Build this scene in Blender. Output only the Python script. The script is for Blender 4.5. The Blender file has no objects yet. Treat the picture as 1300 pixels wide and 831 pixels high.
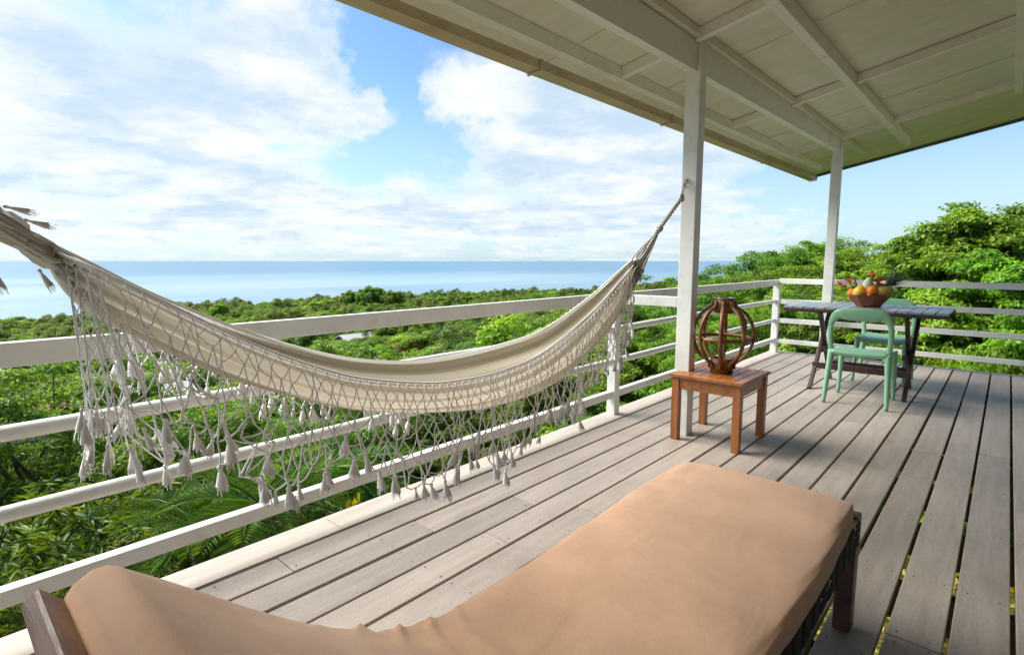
import bpy, bmesh, math, random
import numpy as np
from mathutils import Vector, Matrix

R = math.radians
rnd = random.Random(7)
rng = np.random.default_rng(11)
scene = bpy.context.scene
col = scene.collection

# ------------------------------------------------------------------ camera
# world: +Y runs along the deck boards, -X is the ocean side, deck top is z = 0
FPX, PITCH, CXP, CYP, CAMH = 690.0, math.atan(84.5 / 690.0), 650.0, 415.5, 1.2
YAW = math.atan2(632, FPX * math.cos(PITCH) + 84.5 * math.sin(PITCH))
FW = Vector((-math.sin(YAW) * math.cos(PITCH), math.cos(YAW) * math.cos(PITCH), -math.sin(PITCH)))
RT = Vector((math.cos(YAW), math.sin(YAW), 0))
UPV = RT.cross(FW)
CAM = Vector((0, 0, CAMH))
cd = bpy.data.cameras.new('camera')
cd.sensor_width = 36; cd.sensor_fit = 'HORIZONTAL'; cd.lens = FPX / 1300 * 36
cd.clip_start = 0.03; cd.clip_end = 200000
cam = bpy.data.objects.new('camera', cd); col.objects.link(cam)
m3 = Matrix((RT, UPV, -FW)).transposed()
cam.matrix_world = Matrix.Translation(CAM) @ m3.to_4x4()
scene.camera = cam

def ray(u, v): return FW * FPX + RT * (u - CXP) - UPV * (v - CYP)
def atx(u, v, x): d = ray(u, v); return CAM + d * (x / d.x)
def aty(u, v, y): d = ray(u, v); return CAM + d * (y / d.y)
def atz(u, v, z): d = ray(u, v); return CAM + d * ((z - CAMH) / d.z)
def atd(u, v, dist):
    d = ray(u, v); return CAM + d * (dist / math.hypot(d.x, d.y))

# ------------------------------------------------------------------ light
SUN_EL, SUN_DIR = R(46), Vector((-0.92, -0.38, 0)).normalized()   # over the ocean, left of the view
SKY_STRENGTH, SUN_STRENGTH, SUN_ANGLE, EXPOSURE = 0.05, 2.5, R(36), 1.68
scene.view_settings.view_transform = 'Standard'
scene.view_settings.look = 'None'
scene.view_settings.exposure = EXPOSURE
scene.view_settings.gamma = 1
scene.view_settings.use_curve_mapping = False
scene.cycles.use_denoising = True
scene.cycles.max_bounces = 8
scene.cycles.diffuse_bounces = 5
scene.cycles.use_adaptive_sampling = True
scene.cycles.adaptive_threshold = .02
scene.cycles.transparent_max_bounces = 8
scene.cycles.caustics_reflective = False
scene.cycles.caustics_refractive = False

class NT:
    """tiny helper round a node tree"""
    def __init__(s, tree): s.t = tree; s.n = tree.nodes; s.l = tree.links
    def new(s, kind, **kw):
        n = s.n.new(kind)
        for k, v in kw.items(): setattr(n, k, v)
        return n
    def put(s, sock, v):
        if isinstance(v, bpy.types.NodeSocket): s.l.new(v, sock)
        else: sock.default_value = v
    def math(s, op, a, b=None, c=None, clamp=False):
        n = s.n.new('ShaderNodeMath'); n.operation = op; n.use_clamp = clamp
        s.put(n.inputs[0], a)
        if b is not None: s.put(n.inputs[1], b)
        if c is not None: s.put(n.inputs[2], c)
        return n.outputs[0]
    def mix(s, f, a, b, mode='MIX'):
        n = s.n.new('ShaderNodeMix'); n.data_type = 'RGBA'; n.blend_type = mode
        s.put(n.inputs[0], f); s.put(n.inputs[6], a); s.put(n.inputs[7], b)
        return n.outputs[2]
    def noise(s, vec, scale, detail=4, rough=.55, dist=0.):
        n = s.n.new('ShaderNodeTexNoise'); n.inputs['Scale'].default_value = scale
        n.inputs['Detail'].default_value = detail; n.inputs['Roughness'].default_value = rough
        n.inputs['Distortion'].default_value = dist
        if vec is not None: s.l.new(vec, n.inputs['Vector'])
        return n.outputs['Fac']
    def ramp(s, f, stops):
        n = s.n.new('ShaderNodeValToRGB'); e = n.color_ramp.elements
        while len(e) < len(stops): e.new(.5)
        for k, (p, c) in enumerate(stops):
            e[k].position = p; e[k].color = c if len(c) == 4 else (*c, 1)
        s.l.new(f, n.inputs[0]); return n.outputs[0]
    def remap(s, f, a, b, c=0., d=1., smooth=True):
        n = s.n.new('ShaderNodeMapRange')
        if smooth: n.interpolation_type = 'SMOOTHSTEP'
        s.put(n.inputs[0], f)
        for k, v in ((1, a), (2, b), (3, c), (4, d)): n.inputs[k].default_value = v
        return n.outputs[0]
    def mapping(s, vec, scale=(1, 1, 1), loc=(0, 0, 0)):
        n = s.n.new('ShaderNodeMapping'); n.inputs['Scale'].default_value = scale
        n.inputs['Location'].default_value = loc
        s.l.new(vec, n.inputs[0]); return n.outputs[0]

world = bpy.data.worlds.new('World'); scene.world = world; world.use_nodes = True
w = NT(world.node_tree); w.n.clear()
tc = w.new('ShaderNodeTexCoord').outputs['Generated']
sky = w.new('ShaderNodeTexSky', sky_type='NISHITA')
sky.sun_disc = False; sky.sun_elevation = SUN_EL; sky.sun_rotation = math.atan2(SUN_DIR.x, SUN_DIR.y)
sky.altitude = 40; sky.air_density = 1.0; sky.dust_density = 1.2; sky.ozone_density = 1.5
sep = w.new('ShaderNodeSeparateXYZ'); w.l.new(tc, sep.inputs[0])
sx, sy, sz = sep.outputs
# azimuth (radians, left of the board direction) and elevation
az = w.math('ARCTAN2', w.math('MULTIPLY', sx, -1), sy)
el = w.math('ARCSINE', sz)
zc = w.math('MAXIMUM', sz, 0.0)
den = w.math('ADD', zc, 0.12)
cmb = w.new('ShaderNodeCombineXYZ')
w.l.new(w.math('DIVIDE', sx, den), cmb.inputs[0]); w.l.new(w.math('DIVIDE', sy, den), cmb.inputs[1])
layer = cmb.outputs[0]
n1 = w.noise(layer, 1.1, 9, .60, .35)
n2 = w.noise(w.mapping(layer, loc=(4.3, 1.7, 2)), 2.6, 8, .62, .2)
n3 = w.noise(w.mapping(layer, (1.0, .8, 1), (9.1, 3.3, 5)), .55, 4, .5)
wob = w.noise(tc, 7.0, 6, .62)
wob2 = w.noise(w.mapping(tc, loc=(3.1, 8.2, 1.3)), 9.0, 6, .62)
azw = w.math('ADD', az, w.math('MULTIPLY', w.math('SUBTRACT', wob, .5), .26))
elw = w.math('ADD', el, w.math('MULTIPLY', w.math('SUBTRACT', wob2, .5), .16))
def bump(u, v, su, sv, amp):
    d = ray(u, v).normalized()
    a, e = math.atan2(-d.x, d.y), math.asin(d.z)
    p = w.math('POWER', w.math('DIVIDE', w.math('SUBTRACT', azw, a), su / FPX), 2)
    q = w.math('POWER', w.math('DIVIDE', w.math('SUBTRACT', elw, e), sv / FPX), 2)
    return w.math('MULTIPLY', w.math('EXPONENT', w.math('MULTIPLY', w.math('ADD', p, q), -1)), amp)
cover = w.math('ADD', w.math('MULTIPLY', n1, .62), w.math('MULTIPLY', n2, .30))
cover = w.math('ADD', cover, w.math('MULTIPLY', n3, .16))
stv = w.new('ShaderNodeCombineXYZ'); w.l.new(w.math('MULTIPLY', az, 3.0), stv.inputs[0]); w.l.new(w.math('MULTIPLY', elw, 26.), stv.inputs[1])
streak = w.noise(stv.outputs[0], 1.0, 7, .6, .5)
low = w.remap(el, .03, .30, 1., .25)
cover = w.math('ADD', cover, w.math('MULTIPLY', w.math('MULTIPLY', w.math('SUBTRACT', streak, .5), .62), low))
for b in ((690, 150, 130, 58, .34), (600, 115, 60, 28, .22), (800, 190, 150, 60, .28), (370, 70, 85, 80, .34),
          (420, 145, 60, 24, .22), (290, 120, 80, 40, .22), (90, 150, 80, 35, .30), (60, 60, 160, 60, .20),
          (275, 185, 34, 22, .34), (470, 250, 260, 50, .14), (150, 250, 240, 60, .16), (650, 285, 330, 34, .20),
          (500, 100, 44, 52, -.42), (505, 190, 70, 30, -.26), (350, 190, 50, 16, -.16), (560, 175, 60, 22, -.16),
          (320, 160, 26, 12, -.12), (1180, 235, 120, 60, -.14), (950, 290, 140, 40, .06)):
    cover = w.math('ADD', cover, bump(*b))
mask = w.remap(cover, .52, .82)
# shade inside the clouds: thick parts seen from below go a little grey
shade = w.noise(w.mapping(layer, loc=(1.2, 6.6, .4)), 2.0, 6, .6)
thick = w.remap(cover, .58, .86)
shade = w.math('MULTIPLY', w.remap(shade, .30, .66), thick)
ccol = w.mix(shade, (6.7, 6.75, 6.8, 1), (3.9, 4.9, 5.9, 1))
skyc = w.mix(1.0, sky.outputs[0], (.80, 1.06, 1.24, 1), 'MULTIPLY')
hz = w.remap(el, .0, .34, .62, .0)                       # pale air low over the sea
skyc = w.mix(hz, skyc, (4.9, 6.2, 7.1, 1))
out = w.mix(w.math('MULTIPLY', mask, .94), skyc, ccol)
bg = w.new('ShaderNodeBackground'); bg.inputs['Strength'].default_value = SKY_STRENGTH
w.l.new(out, bg.inputs[0])
wo = w.new('ShaderNodeOutputWorld'); w.l.new(bg.outputs[0], wo.inputs[0])

sl = bpy.data.lights.new('sun', 'SUN'); sl.energy = SUN_STRENGTH; sl.angle = SUN_ANGLE; sl.color = (1, .94, .84)
so = bpy.data.objects.new('sun', sl); col.objects.link(so)
sdir = Vector((SUN_DIR.x * math.cos(SUN_EL), SUN_DIR.y * math.cos(SUN_EL), math.sin(SUN_EL)))
so.rotation_euler = (-sdir).to_track_quat('-Z', 'Y').to_euler(); so.location = (0, 0, 30)

# ------------------------------------------------------------------ helpers
def tag(o, label=None, cat=None, group=None, kind=None):
    if label: o['label'] = label
    if cat: o['category'] = cat
    if group: o['group'] = group
    if kind: o['kind'] = kind
    return o

def thing(name, loc, label, cat, group=None):
    o = bpy.data.objects.new(name, None); col.objects.link(o)
    o.location = loc; o.empty_display_size = .1
    return tag(o, label, cat, group)

def origin(o):
    p = Vector((0, 0, 0))
    while o is not None: p = p + o.location; o = o.parent
    return p

class MB:
    """collects shapes in world coordinates, then becomes one mesh object"""
    def __init__(s): s.v = []; s.f = []; s.sm = []; s.attr = None
    def add(s, vs, fs, smooth=False):
        b = len(s.v); s.v += [tuple(p) for p in vs]
        for f in fs: s.f.append([b + i for i in f]); s.sm.append(smooth)
        return s
    def box(s, x0, x1, y0, y1, z0, z1, bev=0.0, m=None):
        if bev <= 0:
            vs = [(x, y, z) for x in (x0, x1) for y in (y0, y1) for z in (z0, z1)]
            fs = [(0, 1, 3, 2), (4, 6, 7, 5), (0, 4, 5, 1), (2, 3, 7, 6), (0, 2, 6, 4), (1, 5, 7, 3)]
        else:
            bm = bmesh.new(); bmesh.ops.create_cube(bm, size=1)
            for q in bm.verts:
                q.co = ((x0 + x1) / 2 + q.co.x * (x1 - x0), (y0 + y1) / 2 + q.co.y * (y1 - y0), (z0 + z1) / 2 + q.co.z * (z1 - z0))
            bmesh.ops.bevel(bm, geom=bm.edges[:], offset=bev, segments=2, profile=.6, affect='EDGES')
            bm.verts.index_update(); vs = [q.co.copy() for q in bm.verts]; fs = [[q.index for q in f.verts] for f in bm.faces]; bm.free()
        if m is not None: vs = [m @ Vector(p) for p in vs]
        return s.add(vs, fs)
    def bar(s, a, b, wx, wy, bev=.003, up=(0, 0, 1)):
        """square bar from a to b; wx across, wy along 'up'"""
        a, b = Vector(a), Vector(b); d = b - a; L = d.length; d.normalize()
        upv = Vector(up); x = d.cross(upv)
        if x.length < 1e-4: x = d.cross(Vector((0, 1, 0)))
        x.normalize(); y = x.cross(d)
        m = Matrix((x, y, d)).transposed().to_4x4(); m.translation = (a + b) / 2
        return s.box(-wx / 2, wx / 2, -wy / 2, wy / 2, -L / 2, L / 2, bev, m)
    def tube(s, pts, r, n=8, caps=True, flat=1.0, up=None, smooth=True):
        pts = [Vector(p) for p in pts]; N = len(pts); vs = []; fs = []
        rad = (lambda t: r) if not callable(r) else r
        ref = Vector(up) if up is not None else None; prev = None
        for i, p in enumerate(pts):
            d = (pts[min(i + 1, N - 1)] - pts[max(i - 1, 0)])
            d = d.normalized() if d.length > 1e-9 else Vector((0, 0, 1))
            if ref is not None: x = ref - d * ref.dot(d)
            elif prev is None:
                x = d.orthogonal()
            else: x = prev - d * prev.dot(d)
            x.normalize(); prev = x; y = d.cross(x); q = rad(i / max(N - 1, 1))
            for k in range(n):
                a = 2 * math.pi * k / n
                vs.append(p + x * (math.cos(a) * q * flat) + y * (math.sin(a) * q))
        for i in range(N - 1):
            for k in range(n):
                fs.append((i * n + k, i * n + (k + 1) % n, (i + 1) * n + (k + 1) % n, (i + 1) * n + k))
        s.add(vs, fs, smooth)
        if caps:
            s.f.append([len(s.v) - N * n + k for k in range(n)][::-1]); s.sm.append(False)
            s.f.append([len(s.v) - n + k for k in range(n)]); s.sm.append(False)
        return s
    def lathe(s, c, prof, n=24, axis=None, closed=False, smooth=True):
        c = Vector(c); q = Vector((0, 0, 1)).rotation_difference(Vector(axis)) if axis is not None else None
        vs = []; fs = []; m = len(prof)
        for k in range(n):
            a = 2 * math.pi * k / n
            for (r, z) in prof:
                p = Vector((math.cos(a) * r, math.sin(a) * r, z))
                vs.append(c + (q @ p if q else p))
        for k in range(n):
            for i in range(m - 1 + (1 if closed else 0)):
                j = (i + 1) % m
                fs.append((k * m + i, ((k + 1) % n) * m + i, ((k + 1) % n) * m + j, k * m + j))
        return s.add(vs, fs, smooth)
    def torus(s, c, R_, r, axis=(0, 0, 1), n=20, k=8, sx=1.0):
        c = Vector(c); q = Vector((0, 0, 1)).rotation_difference(Vector(axis)); vs = []; fs = []
        for i in range(n):
            a = 2 * math.pi * i / n
            for j in range(k):
                b = 2 * math.pi * j / k
                vs.append(c + q @ Vector(((R_ + r * math.cos(b)) * math.cos(a) * sx, (R_ + r * math.cos(b)) * math.sin(a), r * math.sin(b))))
        for i in range(n):
            for j in range(k):
                fs.append((i * k + j, ((i + 1) % n) * k + j, ((i + 1) % n) * k + (j + 1) % k, i * k + (j + 1) % k))
        return s.add(vs, fs, True)
    def mesh(s, name, off=Vector((0, 0, 0))):
        me = bpy.data.meshes.new(name)
        me.from_pydata([tuple(Vector(p) - off) for p in s.v], [], s.f)
        me.polygons.foreach_set('use_smooth', s.sm)
        me.update(); return me
    def build(s, name, mat, parent=None, kind=None):
        off = origin(parent) if parent is not None else Vector((0, 0, 0))
        o = bpy.data.objects.new(name, s.mesh(name, off)); o.data.materials.append(mat)
        col.objects.link(o); o.parent = parent
        if kind: o['kind'] = kind
        return o

def spline(pts, n):
    """Catmull-Rom through pts, n samples"""
    P = [Vector(p) for p in pts]; P = [P[0] * 2 - P[1]] + P + [P[-1] * 2 - P[-2]]
    L = [0]
    for i in range(1, len(P) - 2): L.append(L[-1] + (P[i + 1] - P[i]).length)
    out = []
    for k in range(n):
        s = L[-1] * k / (n - 1); i = 0
        while i < len(L) - 2 and s > L[i + 1]: i += 1
        t = (s - L[i]) / max(L[i + 1] - L[i], 1e-9); a, b, c, d = P[i:i + 4]
        out.append(.5 * ((2 * b) + (c - a) * t + (2 * a - 5 * b + 4 * c - d) * t * t + (3 * b - a - 3 * c + d) * t ** 3))
    return out

# ------------------------------------------------------------------ materials
M = {}
def base_mat(name):
    m = bpy.data.materials.new(name); m.use_nodes = True; M[name] = m
    t = NT(m.node_tree); p = t.n['Principled BSDF']
    return m, t, p
def surf(name, c1, c2, rough=.6, scale=(6, 6, 6), fine=60, bump=.15, spec=.4, objrand=.0, stain=None, coat=0, detail=6, stainscale=3, speck=0):
    """two-tone noise surface with fine relief, optional stains and per-object tone"""
    m, t, p = base_mat(name)
    oc = t.new('ShaderNodeTexCoord').outputs['Object']
    oi = t.new('ShaderNodeObjectInfo')
    off = t.new('ShaderNodeVectorMath', operation='ADD'); t.l.new(oc, off.inputs[0])
    cm = t.new('ShaderNodeCombineXYZ'); r7 = t.math('MULTIPLY', oi.outputs['Random'], 37.)
    for k in range(3): t.l.new(r7, cm.inputs[k])
    t.l.new(cm.outputs[0], off.inputs[1]); v = off.outputs[0]
    mp = t.mapping(v, scale)
    f = t.noise(mp, 1.0, detail, .6, .3)
    c = t.mix(t.remap(f, .3, .7), (*c1, 1), (*c2, 1))
    if stain:
        g = t.noise(v, stainscale, 6, .65, .4)
        c = t.mix(t.math('MULTIPLY', t.remap(g, .52, .75), .7), c, (*stain, 1))
    if speck:
        sk = t.remap(t.noise(v, 140., 3, .7), .50, .72)
        c = t.mix(t.math('MULTIPLY', sk, speck), c, tuple(.45 * q for q in c2) + (1,))
    if objrand:
        k = t.math('MULTIPLY_ADD', oi.outputs['Random'], objrand * 2, 1 - objrand)
        cb = t.new('ShaderNodeCombineXYZ')
        for q in range(3): t.l.new(k, cb.inputs[q])
        c = t.mix(1., c, cb.outputs[0], 'MULTIPLY')
    t.l.new(c, p.inputs['Base Color'])
    fn = t.noise(t.mapping(v, tuple(fine * q / max(scale) for q in scale)), 1., 5, .6)
    t.l.new(t.math('MULTIPLY_ADD', fn, .25, rough - .12), p.inputs['Roughness'])
    p.inputs['Specular IOR Level'].default_value = spec
    if coat: p.inputs['Coat Weight'].default_value = coat; p.inputs['Coat Roughness'].default_value = .25
    if bump:
        b = t.new('ShaderNodeBump'); b.inputs['Strength'].default_value = bump; b.inputs['Distance'].default_value = .004
        t.l.new(t.math('ADD', fn, f), b.inputs['Height']); t.l.new(b.outputs[0], p.inputs['Normal'])
    return m

surf('white_paint', (.80, .80, .77), (.72, .72, .68), .45, (5, 5, 5), 70, .2, .4, .04, (.60, .58, .50), stainscale=8)
surf('white_roof_paint', (.88, .88, .84), (.83, .83, .77), .5, (6, 3, 6), 50, .12, .3, .03, (.70, .67, .56))
surf('soffit_ply', (.77, .765, .65), (.70, .69, .575), .65, (3, 7, 6), 60, .12, .25, .04, (.62, .585, .43))
surf('gutter', (.60, .52, .37), (.52, .44, .30), .5, (6, 2, 6), 40, .1, .4, 0, (.40, .32, .20))
surf('dark_edge', (.14, .15, .15), (.10, .11, .11), .6, (4, 4, 4), 40, .1)
surf('metal_roof', (.30, .31, .31), (.24, .25, .25), .45, (2, 2, 2), 30, .1)
surf('deck_wood', (.445, .385, .330), (.36, .306, .258), .46, (26, 2.2, 12), 190, .3, .4, .16, (.29, .245, .21), stainscale=2.6, speck=.45)
surf('deck_edge_paint', (.47, .42, .36), (.38, .335, .285), .55, (16, 1.5, 12), 120, .3, .35, .03, (.46, .42, .36))
surf('joist_wood', (.12, .10, .075), (.07, .06, .045), .8, (3, 12, 6), 60, .3)
surf('nail_dark', (.04, .035, .03), (.06, .05, .045), .6, (5, 5, 5), 20, 0)
surf('teak', (.40, .150, .040), (.24, .080, .020), .38, (26, 3, 26), 120, .2, .45, .08, None, .25)
surf('teak_long_z', (.39, .145, .038), (.23, .078, .020), .38, (26, 26, 3), 120, .2, .45, .08, None, .25)
surf('lantern_wood', (.30, .135, .045), (.15, .06, .02), .45, (14, 14, 14), 90, .25, .4, .12)
surf('dark_wood', (.060, .032, .024), (.035, .020, .016), .42, (16, 3, 16), 90, .2, .45, .1)
surf('grey_slat', (.30, .32, .37), (.26, .275, .32), .30, (20, 3, 20), 24, .02, .5, .06, None, .3)  # dark slats paled to blue-grey: sky sheen mixed into the base colour
surf('green_plastic', (.235, .47, .30), (.215, .44, .275), .38, (3, 3, 3), 50, .03, .5)
surf('webbing', (.030, .028, .026), (.018, .017, .016), .8, (60, 60, 60), 400, .4)
surf('bed_wood', (.115, .050, .030), (.055, .024, .016), .42, (14, 4, 14), 80, .2, .45, .08)
surf('worn_wood', (.27, .14, .075), (.13, .065, .040), .42, (5, 30, 30), 90, .35, .45, .05, (.34, .31, .27), stainscale=9)
surf('steel', (.42, .40, .37), (.30, .28, .26), .35, (20, 20, 20), 60, .05, .5); M['steel'].node_tree.nodes['Principled BSDF'].inputs['Metallic'].default_value = .8
surf('orange_skin', (.85, .24, .015), (.78, .18, .010), .45, (30, 30, 30), 300, .15, .5, .12)
surf('yellow_skin', (.80, .50, .03), (.62, .40, .03), .4, (12, 12, 12), 100, .05, .5, .1)
surf('mango_skin', (.22, .27, .04), (.36, .12, .03), .35, (9, 9, 9), 90, .05, .5, .15)
surf('red_skin', (.45, .05, .02), (.30, .06, .02), .35, (12, 12, 12), 90, .05, .5)
surf('pine_skin', (.42, .22, .05), (.20, .12, .03), .6, (40, 40, 40), 160, .3)
surf('pine_leaf', (.16, .22, .13), (.09, .14, .075), .5, (20, 20, 20), 90, .1)
surf('pale_squash', (.62, .66, .48), (.36, .48, .22), .5, (16, 16, 4), 90, .08)
surf('flower_orange', (.90, .30, .020), (.80, .18, .012), .5, (30, 30, 30), 90, .05)
surf('flower_stem', (.10, .20, .04), (.08, .15, .03), .6, (20, 20, 20), 60, .05)
surf('bowl_wood', (.30, .105, .036), (.18, .060, .022), .42, (8, 8, 30), 90, .15, .45, .05)
surf('cord', (.93, .93, .92), (.88, .88, .86), .85, (90, 90, 90), 400, .1)
surf('rope', (.66, .64, .58), (.50, .48, .43), .85, (60, 60, 200), 500, .4)
surf('house_white', (.72, .70, .64), (.60, .58, .52), .7, (2, 2, 2), 20, .1)
surf('house_roof_pale', (.62, .60, .56), (.50, .48, .45), .6, (2, 2, 2), 20, .1)
surf('house_roof_red', (.40, .13, .06), (.28, .09, .05), .7, (2, 2, 2), 20, .1)
surf('house_roof_blue', (.10, .34, .60), (.08, .28, .52), .5, (2, 2, 2), 20, .1)
surf('wall_stain', (.24, .17, .12), (.18, .125, .09), .7, (3, 8, 8), 60, .2)  # unseen house wall, brown chosen to cut bounce light on the deck
surf('bark', (.15, .12, .09), (.085, .066, .05), .85, (8, 8, 2), 40, .5, .2, .1)
surf('terrace', (.30, .155, .085), (.22, .115, .07), .8, (2, 2, 2), 30, .2, .2, 0, (.28, .20, .12))

# mattress cover: warm tan jersey
m, t, p = base_mat('tan_cover')
oc = t.new('ShaderNodeTexCoord').outputs['Object']
f = t.noise(oc, 5., 6, .6, .4); g = t.noise(oc, 34., 6, .7)
c = t.mix(t.remap(f, .3, .7), (.71, .44, .28, 1), (.62, .375, .235, 1))
c = t.mix(t.math('MULTIPLY', t.remap(g, .45, .8), .35), c, (.76, .51, .345, 1))
sp = t.remap(t.noise(t.mapping(oc, loc=(3, 1, 5)), 60., 2, .5), .80, .84)
c = t.mix(t.math('MULTIPLY', sp, .5), c, (.30, .18, .10, 1))
t.l.new(c, p.inputs['Base Color']); p.inputs['Roughness'].default_value = .9
p.inputs['Specular IOR Level'].default_value = .15
p.inputs['Sheen Weight'].default_value = .25; p.inputs['Sheen Roughness'].default_value = .5
b = t.new('ShaderNodeBump'); b.inputs['Strength'].default_value = .35; b.inputs['Distance'].default_value = .004
cr = t.noise(t.mapping(oc, (7, 3, 7)), 1., 3, .5, .4); cr2 = t.noise(t.mapping(oc, (2.5, 8, 5), (2, 5, 1)), 1., 3, .5, .4)
hh = t.math('ADD', t.noise(oc, 420., 3, .6), t.math('MULTIPLY', g, 1.2))
hh = t.math('ADD', hh, t.math('MULTIPLY', t.remap(cr, .32, .70), 1.7)); hh = t.math('ADD', hh, t.math('MULTIPLY', t.remap(cr2, .32, .70), 1.4))
t.l.new(hh, b.inputs['Height']); t.l.new(b.outputs[0], p.inputs['Normal'])

# hammock cloth: cream cotton with beige stripes along its length
m, t, p = base_mat('hammock_cloth')
at = t.new('ShaderNodeAttribute'); at.attribute_name = 'across'; q = at.outputs['Fac']
w1 = t.math('SINE', t.math('MULTIPLY', q, 62.0)); w2 = t.math('SINE', t.math('MULTIPLY', q, 23.0))
stp = t.remap(t.math('ADD', w1, t.math('MULTIPLY', w2, .7)), .3, 1.0)
c = t.mix(stp, (.74, .69, .59, 1), (.52, .445, .33, 1))
hem = t.remap(t.math('ABSOLUTE', t.math('SUBTRACT', q, .5)), .425, .44)
c = t.mix(hem, c, (.40, .345, .26, 1))
hem2 = t.remap(t.math('ABSOLUTE', t.math('SUBTRACT', q, .5)), .478, .482, smooth=False)
c = t.mix(hem2, c, (.82, .81, .77, 1))
t.l.new(c, p.inputs['Base Color']); p.inputs['Roughness'].default_value = .9; p.inputs['Specular IOR Level'].default_value = .1
oc = t.new('ShaderNodeTexCoord').outputs['Object']
b = t.new('ShaderNodeBump'); b.inputs['Strength'].default_value = .3; b.inputs['Distance'].default_value = .002
t.l.new(t.noise(t.mapping(oc, (300, 60, 300)), 1., 4, .6), b.inputs['Height']); t.l.new(b.outputs[0], p.inputs['Normal'])
tr = t.new('ShaderNodeBsdfTranslucent'); t.l.new(c, tr.inputs[0])
mx = t.new('ShaderNodeMixShader'); mx.inputs[0].default_value = .28
t.l.new(p.outputs[0], mx.inputs[1]); t.l.new(tr.outputs[0], mx.inputs[2])
t.l.new(mx.outputs[0], t.n['Material Output'].inputs[0])

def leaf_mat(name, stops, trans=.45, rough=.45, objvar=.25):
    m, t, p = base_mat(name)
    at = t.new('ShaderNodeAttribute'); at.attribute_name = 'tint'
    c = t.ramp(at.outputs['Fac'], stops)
    oi = t.new('ShaderNodeObjectInfo')
    hs = t.new('ShaderNodeHueSaturation'); t.l.new(c, hs.inputs['Color'])
    t.l.new(t.math('MULTIPLY_ADD', oi.outputs['Random'], .035, .482), hs.inputs['Hue'])
    r2 = t.math('FRACT', t.math('MULTIPLY', oi.outputs['Random'], 7.31))
    t.l.new(t.math('MULTIPLY_ADD', r2, objvar * 2, 1 - objvar), hs.inputs['Value'])
    c = hs.outputs[0]
    t.l.new(c, p.inputs['Base Color']); p.inputs['Roughness'].default_value = rough
    p.inputs['Specular IOR Level'].default_value = .35
    tr = t.new('ShaderNodeBsdfTranslucent')
    t.l.new(t.mix(1., c, (1.30, 1.25, .45, 1), 'MULTIPLY'), tr.inputs[0])
    mx = t.new('ShaderNodeMixShader'); mx.inputs[0].default_value = trans
    t.l.new(p.outputs[0], mx.inputs[1]); t.l.new(tr.outputs[0], mx.inputs[2])
    t.l.new(mx.outputs[0], t.n['Material Output'].inputs[0]); return m
leaf_mat('leaf_mid', [(0, (0.040, 0.078, 0.011)), (.5, (0.149, 0.263, 0.033)), (1, (0.266, 0.411, 0.062))])  # darkest leaf stops deepened to stand in for shaded gaps in the crowns
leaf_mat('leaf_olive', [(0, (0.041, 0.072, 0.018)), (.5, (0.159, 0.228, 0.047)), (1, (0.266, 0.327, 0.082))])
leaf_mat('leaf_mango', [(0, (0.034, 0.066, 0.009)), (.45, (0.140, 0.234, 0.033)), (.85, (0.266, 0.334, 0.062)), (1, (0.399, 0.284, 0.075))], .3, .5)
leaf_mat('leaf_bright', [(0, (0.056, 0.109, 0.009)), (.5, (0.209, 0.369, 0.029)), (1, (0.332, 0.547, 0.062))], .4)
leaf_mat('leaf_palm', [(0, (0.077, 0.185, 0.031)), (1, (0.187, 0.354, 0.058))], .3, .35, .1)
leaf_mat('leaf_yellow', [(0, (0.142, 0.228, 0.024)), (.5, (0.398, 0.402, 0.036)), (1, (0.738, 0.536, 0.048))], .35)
leaf_mat('leaf_grey', [(0, (0.114, 0.134, 0.060)), (1, (0.199, 0.214, 0.096))], .2)

# ------------------------------------------------------------------ the setting: sea, terrain
XS = [-420, -392, -330, -200, -100, -50, -20, -10, -5, -2.4, 3, 8, 20, 60, 200, 600]
ZS = [-49, -45.6, -42.5, -34, -24, -16, -10.2, -7.0, -4.9, -3.2, -2.6, -2.2, -1.2, 6, 30, 70]
def ground_z(x, y):
    x = np.asarray(x, float); y = np.asarray(y, float)
    z = np.interp(x + 6 * np.sin(y * .011) * np.clip(-x / 100, 0, 1) * 3, XS, ZS)
    far = np.clip((np.hypot(x, y) - 14) / 60, 0, 1)
    z = z + far * (1.3 * np.sin(x * .05 + 1.1) * np.cos(y * .043) + .8 * np.sin(x * .11 + y * .09)) * np.clip((x + 400) / 120, 0.1, 1)
    z = z - 1.2 * np.clip((y - 8) / 10, 0, 1) * np.clip((x + 12) / 12, 0, 1)
    return z
SEA = -46.0
def grid_axis(a, b, fine, n):
    t = np.linspace(-1, 1, n); s = np.sign(t) * (np.abs(t) ** 2.6)
    return np.where(s < 0, -s * a, s * b)
gx = grid_axis(-440, 620, 0, 150); gy = grid_axis(-500, 2600, 0, 180)
GX, GY = np.meshgrid(gx, gy, indexing='ij'); GZ = ground_z(GX, GY)
nx, ny = GX.shape
vs = np.stack([GX, GY, GZ], -1).reshape(-1, 3)
idx = np.arange(nx * ny).reshape(nx, ny)
fs = np.stack([idx[:-1, :-1], idx[1:, :-1], idx[1:, 1:], idx[:-1, 1:]], -1).reshape(-1, 4)
m, t, p = base_mat('ground')
oc = t.new('ShaderNodeTexCoord').outputs['Object']
a = t.noise(oc, .35, 8, .65, .3); bb = t.noise(oc, 6., 6, .7)
c = t.mix(t.remap(a, .42, .62), (.075, .095, .025, 1), (.19, .105, .055, 1))
c = t.mix(t.math('MULTIPLY', t.remap(bb, .4, .75), .6), c, (.05, .06, .02, 1))
t.l.new(c, p.inputs['Base Color']); p.inputs['Roughness'].default_value = .95
b = t.new('ShaderNodeBump'); b.inputs['Strength'].default_value = .6; b.inputs['Distance'].default_value = .08
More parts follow.
